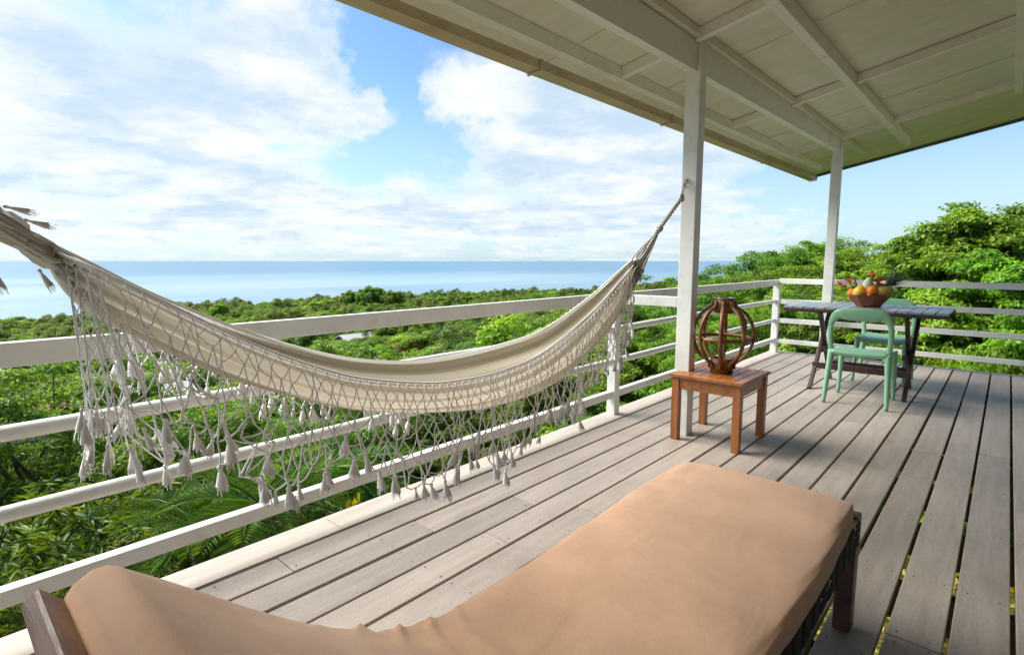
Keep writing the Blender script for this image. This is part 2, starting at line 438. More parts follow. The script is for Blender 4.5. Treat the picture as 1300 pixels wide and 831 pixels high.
t.l.new(bb, b.inputs['Height']); t.l.new(b.outputs[0], p.inputs['Normal'])
me = bpy.data.meshes.new('hillside_ground'); me.from_pydata(vs.tolist(), [], fs.tolist())
me.polygons.foreach_set('use_smooth', [True] * len(me.polygons))
go = bpy.data.objects.new('hillside_ground', me); me.materials.append(m); col.objects.link(go); tag(go, kind='structure')

m, t, p = base_mat('sea_water')
oc = t.new('ShaderNodeTexCoord').outputs['Object']
sp = t.new('ShaderNodeSeparateXYZ'); t.l.new(oc, sp.inputs[0])
dist = t.math('SQRT', t.math('ADD', t.math('POWER', sp.outputs[0], 2), t.math('POWER', sp.outputs[1], 2)))
big = t.noise(t.mapping(oc, (.0022, .00050, 1)), 1., 8, .65, .6)
shal = t.remap(dist, 500, 3200, 1., 0.)
shal = t.math('MULTIPLY', shal, t.remap(big, .35, .65, .35, 1.))
c = t.mix(shal, (.090, .215, .320, 1), (.320, .440, .470, 1))
t.l.new(c, p.inputs['Base Color']); p.inputs['Roughness'].default_value = .34
p.inputs['IOR'].default_value = 1.33
bmp = t.new('ShaderNodeBump'); bmp.inputs['Strength'].default_value = .8; bmp.inputs['Distance'].default_value = .6
hgt = t.math('ADD', t.noise(t.mapping(oc, (.12, .05, .1)), 1., 5, .6), t.math('MULTIPLY', t.noise(t.mapping(oc, (.006, .0022, 1)), 1., 5, .6), 6.))
t.l.new(hgt, bmp.inputs['Height']); t.l.new(bmp.outputs[0], p.inputs['Normal'])
mb = MB(); N = 96; rings = [0, 300, 900, 3000, 10000, 40000, 120000]
mb.v = [(0, 0, SEA)] + [(r * math.cos(2 * math.pi * k / N), r * math.sin(2 * math.pi * k / N), SEA) for r in rings[1:] for k in range(N)]
for k in range(N): mb.f.append([0, 1 + k, 1 + (k + 1) % N])
for i in range(len(rings) - 2):
    for k in range(N):
        a0 = 1 + i * N; a1 = a0 + N
        mb.f.append([a0 + k, a1 + k, a1 + (k + 1) % N, a0 + (k + 1) % N])
mb.sm = [True] * len(mb.f)
tag(mb.build('sea', m), kind='structure')

# ------------------------------------------------------------------ deck
deck = bpy.data.objects.new('deck', None); col.objects.link(deck); tag(deck, kind='structure')
PX, GAP, DY0, DY1 = .159, .0145, -2.6, 7.72
x0 = -2.118
joints = {0: [.9, 4.6], 1: [1.47, 5.0], 2: [1.98, 5.6], 3: [1.62, 4.4, 6.2], 4: [2.1, 5.9], 5: [1.53, 5.2], 6: [.6, 4.95], 7: [2.7, 5.55], 8: [.4, 4.66], 9: [.9, 5.0],
          10: [2.3, 5.7], 11: [1.0, 4.2], 12: [2.03, 6.0], 13: [.5, 4.4], 14: [2.05, 5.3], 15: [1.2, 5.8]}
nails = MB()
JY = [-2.4 + .61 * k for k in range(17)]
for k in range(25):
    xa, xb = x0 + k * PX + GAP / 2, x0 + (k + 1) * PX - GAP / 2
    cuts = [DY0] + joints.get(k, [(k * .77) % 3 + .5, (k * .77) % 3 + 3.8]) + [DY1]
    for a, b in zip(cuts[:-1], cuts[1:]):
        dz = rnd.uniform(-.0025, .0015); da = rnd.uniform(-.0015, .0015)
        MB().box(xa + da, xb + da, a + .0015, b - .0015, -.034 + dz, dz, .004).build('deck_board', M['deck_wood'], deck)
    for y in JY + [c + s * .03 for c in cuts[1:-1] for s in (-1, 1)]:
        for x in (xa + .028, xb - .028):
            if rnd.random() < .85:
                xx, yy, r = x + rnd.uniform(-.006, .006), y + rnd.uniform(-.012, .012), rnd.uniform(.003, .0046)
                vv = [(xx + r * math.cos(q * math.pi / 3), yy + r * math.sin(q * math.pi / 3), .0018) for q in range(6)]
                nails.add(vv, [list(range(6))])
nails.build('nail_heads', M['nail_dark'], deck, kind='stuff')
# rounded, paler edge board on the ocean side
prof = [(-2.125, -.034), (-2.125, .004), (-2.27, .004), (-2.305, -.004), (-2.325, -.022), (-2.33, -.05), (-2.33, -.19), (-2.29, -.19), (-2.29, -.034)]
for a, b in ((DY0, 1.2), (1.203, 4.7), (4.703, 7.74)):
    q = MB(); n = len(prof); P = [(x, y, z) for y in (a, b) for x, z in prof]
    q.add(P, [[i, (i + 1) % n, n + (i + 1) % n, n + i] for i in range(n)] + [list(range(n))[::-1], list(range(n, 2 * n))])
    q.build('edge_board', M['deck_edge_paint'], deck)
MB().box(-2.12, 1.9, 7.722, 7.76, -.19, .003, .006).build('edge_board', M['deck_edge_paint'], deck)
for y in JY:
    MB().box(-2.285, 1.9, y - .022, y + .022, -.185, -.038).build('joist', M['joist_wood'], deck)
for x in (-1.9, 1.2):
    MB().box(x - .05, x + .05, DY0, 7.7, -.38, -.187).build('girder', M['joist_wood'], deck)
    for y in (-2, 1.6, 5.2, 7.4):
        MB().box(x - .07, x + .07, y - .07, y + .07, float(ground_z(x, y)) - .3, -.378, .004).build('stilt', M['joist_wood'], deck)

# ------------------------------------------------------------------ railings
RX, RY = -2.225, 7.61
def rail_post(parent, x, y, w=.072, ztop=.89):
    MB().box(x - w / 2, x + w / 2, y - w / 2, y + w / 2, -.02, ztop, .004).build('post', M['white_paint'], parent)
fr = thing('deck_railing', (RX, 0, 0), 'long white wooden railing along the ocean side of the deck, passing behind the hammock', 'railing')
for y in (-.35, 3.63): rail_post(fr, RX, y)
rail_post(fr, RX, RY, .075)
MB().box(RX - .022, RX + .022, -2.6, RY + .05, .880, .956, .005).build('rail', M['white_paint'], fr)
for z in (.677, .426):
    MB().tube([(RX, y, z + .003 * math.sin(y * 1.3)) for y in np.linspace(-2.6, RY, 24)], .0255, 12).build('rail', M['white_paint'], fr)
MB().box(RX - .024, RX + .024, -2.6, RY - .03, .138, .194, .005).build('rail', M['white_paint'], fr)
MB().box(-2.195, -1.66, 3.50, 3.55, .885, .955, .004).build('cross_rail', M['white_paint'], fr)

sr = thing('end_railing', (0, RY, 0), 'white railing of flat rails across the far deck end behind the dining table', 'railing')
for za, zb in ((.905, .972), (.645, .705), (.395, .455), (.128, .182)):
    MB().box(RX + .03, 1.85, RY - .02, RY + .025, za, zb, .004).build('rail', M['white_paint'], sr)
for x in (.92, 1.83): rail_post(sr, x, RY + .06, .07, .96)

# ------------------------------------------------------------------ roof with posts
def rz(x, y): return 2.64 + .2 * (x + 1.57) + .007 * (y - 3.5)
roof = thing('veranda_roof', (-1.6, 3.5, 2.4), 'sloping white veranda roof with plywood ceiling, beams and a tan gutter over the deck', 'roof')
def slab(mb, xa, xb, ya, yb, d0, d1, bev=None):
    """block between depths d0 > d1 below the soffit plane"""
    vs = [(x, y, rz(x, y) - d) for x in (xa, xb) for y in (ya, yb) for d in (d0, d1)]
    fs = [(0, 1, 3, 2), (4, 6, 7, 5), (0, 4, 5, 1), (2, 3, 7, 6), (0, 2, 6, 4), (1, 5, 7, 3)]
    return mb.add(vs, fs)
seams = [-3.2, -1.97, -.75, .47, 1.69, 2.91, 4.11, 5.33, 6.56, 7.78, 9.0, 9.6]
for a, b in zip(seams[:-1], seams[1:]):
    for xa, xb in ((-2.36, .06), (.066, 2.5)):
        g = rnd.uniform(.002, .006)
        slab(MB(), xa, xb, a + g, b - g, rnd.uniform(-.003, .002), -.012).build('ceiling_panel', M['soffit_ply'], roof)
slab(MB(), -2.40, 2.55, -3.25, 9.64, -.03, -.06).build('roof_sheet', M['metal_roof'], roof)
slab(MB(), -2.36, 2.5, 9.602, 9.66, .035, -.028).build('barge_board', M['dark_edge'], roof)
for x, w_, yend, d in ((-2.12, .05, 8.88, .085), (-1.10, .055, 8.82, .10), (-.075, .06, 7.66, .10), (.94, .055, 8.8, .10), (1.96, .055, 8.8, .10)):
    slab(MB(), x - w_ / 2, x + w_ / 2, -3.2, yend, d, .004).build('purlin', M['white_roof_paint'], roof)
xs_p = [-2.12, -1.605, -1.10, -.075, .94, 1.96]; ws_p = [.05, .06, .055, .06, .055, .055]
for y in (-2.55, -.55, 1.45, 3.46, 5.5, 7.44):
    for k in range(5):
        xa, xb = xs_p[k] + ws_p[k] / 2 + .001, xs_p[k + 1] - ws_p[k + 1] / 2 - .001
        if k == 0: xb = -1.64
        if k == 1: xa = -1.57
        slab(MB(), xa, xb, y - .024, y + .024, .072, .004).build('rafter', M['white_roof_paint'], roof)
# the beam on the posts
q = MB()
for ya, yb in ((-3.2, 7.43),):
    vs = [(x, y, z + .017 * (y - 3.5)) for x in (-1.635, -1.575) for y in (ya, yb) for z in (2.40, 2.585)]
    q.add(vs, [(0, 1, 3, 2), (4, 6, 7, 5), (0, 4, 5, 1), (2, 3, 7, 6), (0, 2, 6, 4), (1, 5, 7, 3)])
q.build('beam', M['white_roof_paint'], roof)
MB().bar((-1.585, -3.2, rz(-1.585, -3.2) - .022), (-1.585, 9.0, rz(-1.585, 9.0) - .022), .09, .05).build('top_plate', M['soffit_ply'], roof)
# gutter: fascia on the house side and a box hung from the eave
for a, b in ((-3.2, -.6), (-.597, 2.85), (2.853, 4.7), (4.703, 7.4), (7.403, 9.62)):
    q = MB(); zz = lambda y: .004 * (y - 3.5)
    pr = [(-2.335, 2.545), (-2.335, 2.425), (-2.44, 2.418), (-2.455, 2.52), (-2.44, 2.52), (-2.43, 2.435), (-2.35, 2.44), (-2.35, 2.545)]
    n = len(pr); P = [(x, y, z + zz(y)) for y in (a, b) for x, z in pr]
    q.add(P, [[i, (i + 1) % n, n + (i + 1) % n, n + i] for i in range(n)] + [list(range(n))[::-1], list(range(n, 2 * n))])
    g = q.build('gutter', M['gutter'], roof)
    q = MB(); pr2 = [(-2.325, 2.5), (-2.325, 2.414), (-2.446, 2.407), (-2.464, 2.52), (-2.458, 2.52), (-2.442, 2.413), (-2.33, 2.42), (-2.33, 2.5)]
    P = [(x, y, z + zz(y)) for y in (b - .02, b + .006) for x, z in pr2]
    q.add(P, [[i, (i + 1) % n, n + (i + 1) % n, n + i] for i in range(n)] + [list(range(n))[::-1], list(range(n, 2 * n))])
    q.build('gutter_joint', M['gutter'], g)

for y, lab in ((3.545, 'tall white square post that the hammock ring hangs from, behind the side table'),
               (7.48, 'tall white square post at the far end of the deck, behind the dining table'),
               (-.43, 'tall white square post at the other end of the hammock')):
    o = thing('roof_post', (-1.606, y, 0), lab, 'post', 'posts carrying the veranda roof')
    MB().box(-1.657, -1.555, y - .047, y + .047, -.002, rz(-1.6, y) - (.05 if y > 7 else .047), .005).build('shaft', M['white_paint'], o)

# the house wall behind and to the right of the camera (out of the picture), added dark to keep light off the deck
hs = thing('beach_house', (2.0, 1, 0), 'unseen brown plank wall of the house that the deck runs along, kept dark to dim the deck', 'house')
for k in range(16):
    MB().box(1.93, 1.96, -3.2, 5.6, k * .2 - .02, k * .2 + .176, .004).build('wall_board', M['wall_stain'], hs)
MB().box(1.962, 2.1, -3.2, 5.6, -2.7, 3.3).build('wall', M['house_white'], hs)

# ------------------------------------------------------------------ hammock
hm = thing('hammock', (-1.6, 1.5, 0), 'cream cotton hammock with a white knotted fringe slung between two posts', 'hammock')
def curve_from(pix, xplane):
    return [atx(u, v, xplane(u)) for u, v in pix]
def plane(mid):
    def f(u):
        t = min(max((u - 60) / 745, 0), 1); s = math.sin(math.pi * t) ** .55
        return -1.6 + (mid + 1.6) * s
    return f
NS, NQ = 120, 72
nearC = spline(curve_from([(60, 316), (120, 342), (200, 380), (320, 437), (400, 466), (455, 480), (520, 486), (570, 485), (633, 472), (690, 447), (750, 398), (785, 360), (806, 335)], plane(-1.41)), NS)
botC = spline(curve_from([(60, 330), (110, 378), (200, 428), (300, 474), (400, 506), (470, 519), (540, 522), (610, 516), (680, 492), (730, 458), (770, 412), (795, 368), (810, 342)], plane(-1.58)), NS)
farC = spline(curve_from([(60, 308), (120, 337), (200, 376), (320, 423), (414, 450), (470, 458), (520, 459), (570, 453), (633, 438), (690, 418), (745, 380), (780, 350), (803, 330)], plane(-1.77)), NS)
V = []; acr = []
for i in range(NS):
    s = i / (NS - 1); Nn, Bb, Ff = nearC[i], botC[i], farC[i]
    # common station: same y for the three curves at the ends is not needed, cloth shears a little
    endk = abs(2 * s - 1)
    for j in range(NQ):
        q = j / (NQ - 1); C = Bb * 2 - (Nn + Ff) * .5
        p = Nn * (1 - q) ** 2 + C * (2 * q * (1 - q)) + Ff * q * q
        tan = (C - Nn) * (1 - q) + (Ff - C) * q
        nrm = Vector((-tan.z, 0, tan.x)); nrm = nrm.normalized() if nrm.length > 1e-6 else Vector((0, 0, 1))
        edge = math.sin(math.pi * q) ** .5
        amp = (.005 + .022 * endk ** 1.4) * (.4 + .6 * edge)
        rip = math.sin(q * 46 + 2.2 * math.sin(s * 4.1)) + .7 * math.sin(q * 27 + 1.7 + 3 * math.sin(s * 3.1 + 1)) + .5 * math.sin(q * 71 + 5 * s)
        big = .012 * math.sin(q * 9 + 4 * s) * (1 - endk ** 4)
        p = p + nrm * (amp * rip + big)
        V.append(p); acr.append(q)
mb = MB(); mb.v = [tuple(p) for p in V]
for i in range(NS - 1):
    for j in range(NQ - 1):
        a = i * NQ + j; mb.f.append([a, a + 1, a + NQ + 1, a + NQ]); mb.sm.append(True)
cl = mb.build('cloth', M['hammock_cloth'], hm)
at_ = cl.data.attributes.new('across', 'FLOAT', 'POINT'); at_.data.foreach_set('value', acr)
# rolled hem on each rim
for C in (nearC, farC):
    MB().tube([p + Vector((0, 0, .001)) for p in C], .0045, 6).build('hem', M['cord'], cl)

# fringe: knotted diamond net with a scalloped lower edge and tassels
def tassel_mesh(seed):
    r = random.Random(seed); mb = MB()
    mb.lathe((0, 0, 0), [(.001, .006), (.0065, .003), (.0075, -.003), (.005, -.009), (.0055, -.014)], 8)
    L = .078; n = 22; vs = []; zs = (-.012, -.022, -.036, -.052, -.066)       # fluted skirt of threads with a ragged hem
    jag = [r.uniform(-.006, .012) for _ in range(n)]; bx, by = r.uniform(-.006, .006), r.uniform(-.006, .006)
    for j, z in enumerate(zs):
        f = j / 4
        for k in range(n):
            a = 2 * math.pi * k / n; rad = (.0045 + .0125 * f ** .8) * (1 + .16 * (1 if k % 2 else -1) * f + .10 * math.sin(a * 2 + seed))
            vs.append((math.cos(a) * rad + bx * f * f, math.sin(a) * rad * .8 + by * f * f, z - (jag[k] if j == 4 else 0)))
    mb.add(vs, [(j * n + k, j * n + (k + 1) % n, (j + 1) * n + (k + 1) % n, (j + 1) * n + k) for j in range(4) for k in range(n)], True)
    for k in range(9):
        a = r.uniform(0, 6.28); l = r.uniform(.016, .034); x, y = math.cos(a) * .014 + bx, math.sin(a) * .011 + by
        mb.tube([(x * .9, y * .9, -.05), (x, y, -.066), (x * 1.15 + r.gauss(0, .003), y * 1.15, -.066 - l)], .0014, 3, False)
    return mb.mesh('tassel')
TM = [tassel_mesh(k) for k in range(5)]
for me in TM: me.materials.append(M['cord'])
def fringe(C, side, seed, full):
    r = random.Random(seed); mb = MB(); NC = 74
    rim = spline(C[3:-3], NC * 2 + 1)
    peaks = (.30, .58, 1.07, 1.54, 2.03, 2.45) if full else (.4, .85, 1.3, 1.75, 2.2)
    rowh = .036; nodes = {}; tops = {}
    def depth(y):
        d = min(abs(y - q) for q in peaks); return (.245 + .125 * max(0, 1 - d / .24)) * (1 + .35 * max(0, 1 - (y - .2) / .2))
    for i in range(NC * 2 + 1):
        p = rim[i]; s = i / (NC * 2)
        dl = depth(p.y) * (1 if full else .62); dl *= (1 + .1 * max(0, s - .8) / .2)
        n = max(3, int(round(dl / rowh)))
        for k in range(n + 1):
            if (k + i) % 2: continue
            tt = k / n; dn = k * dl / n
            pull = .09 * (max(0, .12 - s) / .12) - .05 * (max(0, s - .92) / .08)
            sway = .010 * math.sin(p.y * 9 + seed) + .012 * math.sin(p.y * 23 + 2 * seed)
            q = Vector((p.x + side * (.022 + .02 * math.sin(min(tt * 2, 1) * 1.57)) + sway * tt, p.y + pull * tt, p.z - dn - .004))
            if k: q += Vector((r.gauss(0, .005), r.gauss(0, .006 + .010 * tt), r.gauss(0, .006 + .012 * tt)))
            nodes[i, k] = q
        tops[i] = n
    used_low = set(); ends = []
    def strand(a, b, k=0):
        m_ = (a + b) * .5 + Vector((r.gauss(0, .002), r.gauss(0, .002), -.003 - r.random() * .003))
        mb.tube([a, m_, b], .0013 + .0010 * min(1, k / 5), 4, False)
    for (i, k), p in nodes.items():
        for j in (i - 1, i + 1):
            if (j, k + 1) in nodes: strand(p, nodes[j, k + 1], k); used_low.add((i, k))
    for (i, k), p in nodes.items():      # little knots
        mb.lathe(p, [(0, .004), (.0034, 0), (0, -.004)], 5)
    for i in range(0, NC * 2 + 1, 2):    # cords from rim to the first knots
        if (i, 0) in nodes: strand(rim[i], nodes[i, 0])
    if full:                             # bunched cords at the head end
        lines = []
        for k in range(8):
            a = C[2 + k // 2]; e = Vector((a.x + .05 + r.gauss(0, .01), .225 + .014 * k + r.gauss(0, .005), a.z - .40 - r.random() * .05))
            lines.append(spline([a, a.lerp(e, .5) + Vector((.01, r.gauss(0, .004), r.gauss(0, .01))), e], 10)); mb.tube(lines[-1], .0019, 4, False); ends.append(e)
        for a, b in zip(lines[:-1], lines[1:]):
            for q in range(1, 8):
                mb.tube([a[q], (a[q] + b[q + 1]) * .5 - Vector((0, 0, .006)), b[q + 1]], .0016, 4, False); mb.tube([b[q], (b[q] + a[q + 1]) * .5 - Vector((0, 0, .006)), a[q + 1]], .0016, 4, False)
    net = mb.build('fringe_net', M['cord'], hm)
    cnt = 0
    for e in ends:
        for k in range(2):
            o = bpy.data.objects.new('tassel', TM[r.randrange(5)]); col.objects.link(o); o.parent = net
            o.location = e + Vector((r.gauss(0, .012), r.gauss(0, .012), .075 * k)) - origin(net); o.scale = (.6, .6, .7); o.rotation_euler = (r.gauss(0, .2), r.gauss(0, .2), r.uniform(0, 6.28))
    for (i, k), p in nodes.items():
        if (i, k) in used_low or k < 2: continue
        o = bpy.data.objects.new('tassel', TM[r.randrange(5)]); col.objects.link(o); o.parent = net
        o.location = p - origin(net) - Vector((0, 0, .004))
        sc = r.uniform(.42, .80); o.scale = (sc * r.uniform(1., 1.4), sc * 1.2, sc)
        o.rotation_euler = (r.gauss(0, .16), r.gauss(0, .12), r.uniform(0, 6.28)); cnt += 1
    # second row of tassels hanging part way down
    for (i, k), p in list(nodes.items()):
        if full and k == tops[i] - 2 and r.random() < .22:
            o = bpy.data.objects.new('tassel', TM[r.randrange(5)]); col.objects.link(o); o.parent = net
            o.location = p - origin(net); sc = r.uniform(.7, 1.0); o.scale = (sc, sc, sc)
            o.rotation_euler = (r.gauss(0, .15), r.gauss(0, .15), r.uniform(0, 6.28))
fringe(nearC, 1, 3, True)
fringe(farC, -1, 9, False)

# end cords, knots, rope and ring on the post
HOOK = Vector((-1.618, 3.497, 1.715)); KN = Vector((-1.606, 3.10, 1.388)); GE = Vector((-1.6, 2.83, 1.17))
q = MB()
for k in range(22):
    j = int(k * (NQ - 1) / 21); a = V[(NS - 1) * NQ + j]; ph = k * .5
    mid = a.lerp(KN, .5) + Vector((.012 * math.sin(ph), 0, .010 * math.cos(ph)))
    q.tube(spline([V[(NS - 4) * NQ + j], a, mid, KN + Vector((.005 * math.sin(ph * 2), 0, .005 * math.cos(ph * 2)))], 9), .0045, 5, False)
q.build('end_cords', M['rope'], hm)
gq = MB(); rr = random.Random(4)
for k in range(9):      # knots where the cloth is gathered
    j = int(k * (NQ - 1) / 8); a = V[(NS - 1) * NQ + j]
    gq.lathe(a + Vector((rr.gauss(0, .006), 0, rr.gauss(0, .006))), [(0, .017), (.012, .010), (.016, 0), (.011, -.012), (0, -.016)], 8)
gq.build('gather_knots', M['rope'], hm)
for k, (dx, dy, dz) in enumerate(((.02, .02, -.02), (-.01, .035, -.01), (.03, .0, -.035))):
    o = bpy.data.objects.new('tassel', TM[k]); col.objects.link(o); o.parent = hm
    o.location = GE + Vector((dx, dy, dz)) - origin(hm); o.scale = (.8, .8, .8); o.rotation_euler = (.3 * k, .2, k)
LOOP = HOOK + Vector((.004, -.085, -.115))
q = MB()
for k in range(3):      # three twisted strands
    pts = [KN.lerp(LOOP, i / 40) + Vector((.007 * math.sin(i * .55 + k * 2.09), .004 * math.sin(i * .55 + k * 2.09 + 1), .007 * math.cos(i * .55 + k * 2.09))) for i in range(41)]
    q.tube(pts, .0085, 6)
    pts = [GE.lerp(KN, i / 20 * .55 + .45) + Vector((.009 * math.sin(i * .7 + k * 2.09), 0, .009 * math.cos(i * .7 + k * 2.09))) for i in range(21)]
    q.tube(pts, .009, 6)
q.build('rope', M['rope'], hm)
q = MB(); mid = KN.lerp(LOOP, .02); ax = (LOOP - KN).normalized()
for k in range(3): q.torus(mid + ax * (.008 * k), .013, .009, ax, 14, 8)
q.build('rope_knot', M['rope'], hm)
q = MB(); q.torus(LOOP + ax * .012, .020, .0085, (1, 0, 0), 16, 8); q.build('rope_eye', M['rope'], hm)
q = MB(); a, b = LOOP + Vector((0, .005, .02)), HOOK + Vector((0, -.03, -.02))
side = Vector((0, -(b - a).z, (b - a).y)).normalized() * .011
q.tube(spline([a - side * .6, a + side, b + side, b - side * .6, a - side * .6], 30), .0035, 6, False)
q.build('carabiner', M['steel'], hm)
q = MB(); q.torus(HOOK + Vector((0, -.022, -.012)), .026, .0032, (1, .15, 0), 24, 8); q.build('ring', M['steel'], hm)
q = MB(); q.torus(HOOK + Vector((0, -.004, .008)), .012, .0035, (1, .6, 0), 16, 8); q.tube([HOOK + Vector((0, .004, .008)), HOOK + Vector((0, .03, .008))], .004, 6)
q.build('eye_bolt', M['steel'], hm)
# the other end, running out of the picture to its post
HL = Vector((-1.606, -.378, 1.70)); KL = Vector((-1.604, -.10, 1.45)); GL = atx(30, 303, -1.6)
q = MB()
for k in range(26):
    j = int(k * (NQ - 1) / 25); a = V[j]; ph = k * .6
    mid = a.lerp(KL, .45) + Vector((.03 * math.sin(ph), 0, .026 * math.cos(ph)))
    q.tube(spline([V[3 * NQ + j], a, mid, KL], 9), .0055, 5, False)
for k in range(3):
    q.tube([KL.lerp(HL, i / 24) + Vector((.007 * math.sin(i * .7 + k * 2.09), 0, .007 * math.cos(i * .7 + k * 2.09))) for i in range(25)], .0085, 6)
q.build('end_cords', M['rope'], hm)
q = MB(); ax = Vector((0, -.55, .5)).normalized()
qx = Vector((0, 0, 1)).rotation_difference(ax); pr = [(.030, -.075), (.041, -.060), (.044, -.035), (.040, -.012), (.034, -.004), (.045, .004), (.049, .028), (.046, .055), (.036, .066), (.040, .075), (.042, .10), (.033, .13)]
NA = 40; vv = []
for k in range(NA):
    a_ = 2 * math.pi * k / NA
    for j, (r_, z_) in enumerate(pr):
        rr_ = r_ * .62 * (1 + .10 * math.sin(a_ * 7 + j * .5) + .07 * math.sin(a_ * 11 + 1.3 * j) + .05 * math.sin(a_ * 3 + 2))
        vv.append(GL + qx @ Vector((rr_ * math.cos(a_), rr_ * math.sin(a_), z_ + .008 * math.sin(a_ * 2 + j))))
np_ = len(pr); q.add(vv, [(k * np_ + j, ((k + 1) % NA) * np_ + j, ((k + 1) % NA) * np_ + j + 1, k * np_ + j + 1) for k in range(NA) for j in range(np_ - 1)], True)
q.build('gather_wrap', M['rope'], hm)
for k, (u, v, rx_) in enumerate(((42, 281, 1.25), (16, 264, 1.35), (2, 345, .3), (60, 345, .4))):
    o = bpy.data.objects.new('tassel', TM[k]); col.objects.link(o); o.parent = hm
    o.location = atx(u - 10, v - 2, -1.57) - origin(hm); o.scale = (.5, .5, .55); o.rotation_euler = (rx_, 0, 0)
q = MB(); q.torus(HL + Vector((0, .012, -.012)), .026, .0032, (1, .15, 0), 24, 8); q.tube([HL, HL - Vector((0, .03, 0))], .004, 6); q.build('ring', M['steel'], hm)

# ------------------------------------------------------------------ day bed with its mattress
BX0, BX1 = -.862, -.300
bd = thing('lounge_bed', (-.58, 1.0, 0), 'dark wooden lounge bed with black webbing and a raised head end', 'lounger')
for x in (BX0 + .035, BX1 - .012):
    lg = MB(); lg.box(x - .026, x + .026, 1.935, 2.0, 0, .395, .008); lg.build('leg', M['bed_wood'], bd)
    MB().box(x - .026, x + .026, .56, .62, 0, .33, .008).build('leg', M['bed_wood'], bd)
    MB().box(x - .02, x + .02, .12, 1.934, .30, .375, .006).build('side_rail', M['bed_wood'], bd)
MB().box(BX0 + .06, BX1 - .04, 1.94, 1.985, .29, .372, .006).build('end_rail', M['bed_wood'], bd)
k = 0; y = .42
while y < 1.90:     # webbing straps wrapped round the side rails
    dz = rnd.uniform(-.003, .003)
    MB().box(BX0 + .006, BX1 + .018, y, y + .072, .293 + dz, .383 + dz, .012).build('webbing_strap', M['webbing'], bd)
    y += .082
# raised head: stiles, crossbar and a round prop
hd = Vector((0, .10, .80)); ft = Vector((0, .52, .37))
for x in (BX0 + .05, BX1 - .05):
    MB().bar((x, ft.y, ft.z), (x, hd.y + .05, hd.z - .10), .045, .05, .006, (1, 0, 0)).build('head_stile', M['bed_wood'], bd)
mm = Matrix.Translation((0, .076, .766)) @ Matrix.Rotation(R(40), 4, 'X')
MB().box(BX0 + .004, BX1 + .02, -.008, .018, -.08, .03, .006, mm).build('head_crossbar', M['worn_wood'], bd)
pts = [(BX0 - .02, .10, .30), (BX0 - .02, .045, .50), (BX0 - .02, .02, .64), (BX0 + .0, .035, .70)]
MB().tube(spline(pts, 14), .024, 10).build('head_prop', M['worn_wood'], bd)

mt = MB()
NL, NW = 240, 72
path = spline([(0, 1.955, .408), (0, 1.6, .408), (0, 1.2, .406), (0, .9, .402), (0, .70, .410), (0, .56, .445), (0, .44, .505), (0, .28, .628), (0, .10, .782)], NL)
vs = []
for i in range(NL):
    p = path[i]; d = (path[min(i + 1, NL - 1)] - path[max(i - 1, 0)]).normalized(); n = Vector((0, -d.z, d.y)) if d.y < 0 else Vector((0, d.z, -d.y))
    n = n if n.z > 0 else -n
    s = i / (NL - 1)
    e0 = min(1, i / 8.); e1 = min(1, (NL - 1 - i) / 3.); sh = (1 - (1 - e0) ** 2.2) ** .5 * (1 - (1 - e1) ** 2.2) ** .5
    cx = (BX0 + BX1) / 2 + .012 * math.sin(s * 3) - .02 * (p.y < .5) ; hw = (BX1 - BX0) / 2 * (.975 + .025 * sh) + .006 * math.sin(s * 11) + .010 * math.sin(s * 5)
    for k in range(NW):
        a = 2 * math.pi * k / NW; ca, sa = math.cos(a), math.sin(a)
        ex = 2 / 9.
        X = math.copysign(abs(ca) ** ex, ca) * hw
        Z = math.copysign(abs(sa) ** (2 / 6.), sa) * .044 * (.25 + .75 * sh)
        top = sa > 0.05
        wr = 0
        bend = math.exp(-((p.y - .60) / .15) ** 2)
        ux = X / hw
        if top:
            c1 = 1 - abs(math.sin(38 * (p.y + .17 * ux * abs(ux)) + 1.3 * math.sin(3 * ux)))
            c2 = 1 - abs(math.sin(23 * (p.y - .10 * ux) + 2.0))
            wr += bend * (.013 * c1 ** 3 + .007 * c2 ** 4) * (.10 + .90 * max(0, -ux) ** 1.6)
            wr += .003 * math.sin(p.y * 7 + ux * 3) * math.cos(ux * 4 + p.y * 2) + .0015 * math.sin(p.y * 19 + ux * 9)
            wr += .010 * (1 - ux * ux) * sh
            wr += .0015 * math.exp(-((p.y - 1.75) / .14) ** 2) * math.sin(ux * 26 + p.y * 9) * abs(ux)
        else:
            wr -= .004 * math.sin(p.y * 14 + 1) * (abs(ux) > .9) + .002 * math.sin(p.y * 37)
        vs.append(Vector((cx + X + .0012 * math.sin(p.y * 21 + k), p.y, p.z)) + n * (Z + wr))
fs = [(i * NW + k, i * NW + (k + 1) % NW, (i + 1) * NW + (k + 1) % NW, (i + 1) * NW + k) for i in range(NL - 1) for k in range(NW)]
mt.add(vs, fs, True)
mt.f.append(list(range(NW))[::-1]); mt.sm.append(True); mt.f.append([(NL - 1) * NW + k for k in range(NW)]); mt.sm.append(True)
mo = mt.build('mattress', M['tan_cover'])
bm = bmesh.new(); bm.from_mesh(mo.data); bmesh.ops.recalc_face_normals(bm, faces=bm.faces); bm.to_mesh(mo.data); bm.free()
tag(mo, 'tan fabric covered mattress on the lounge bed, bent up at its head end', 'mattress')
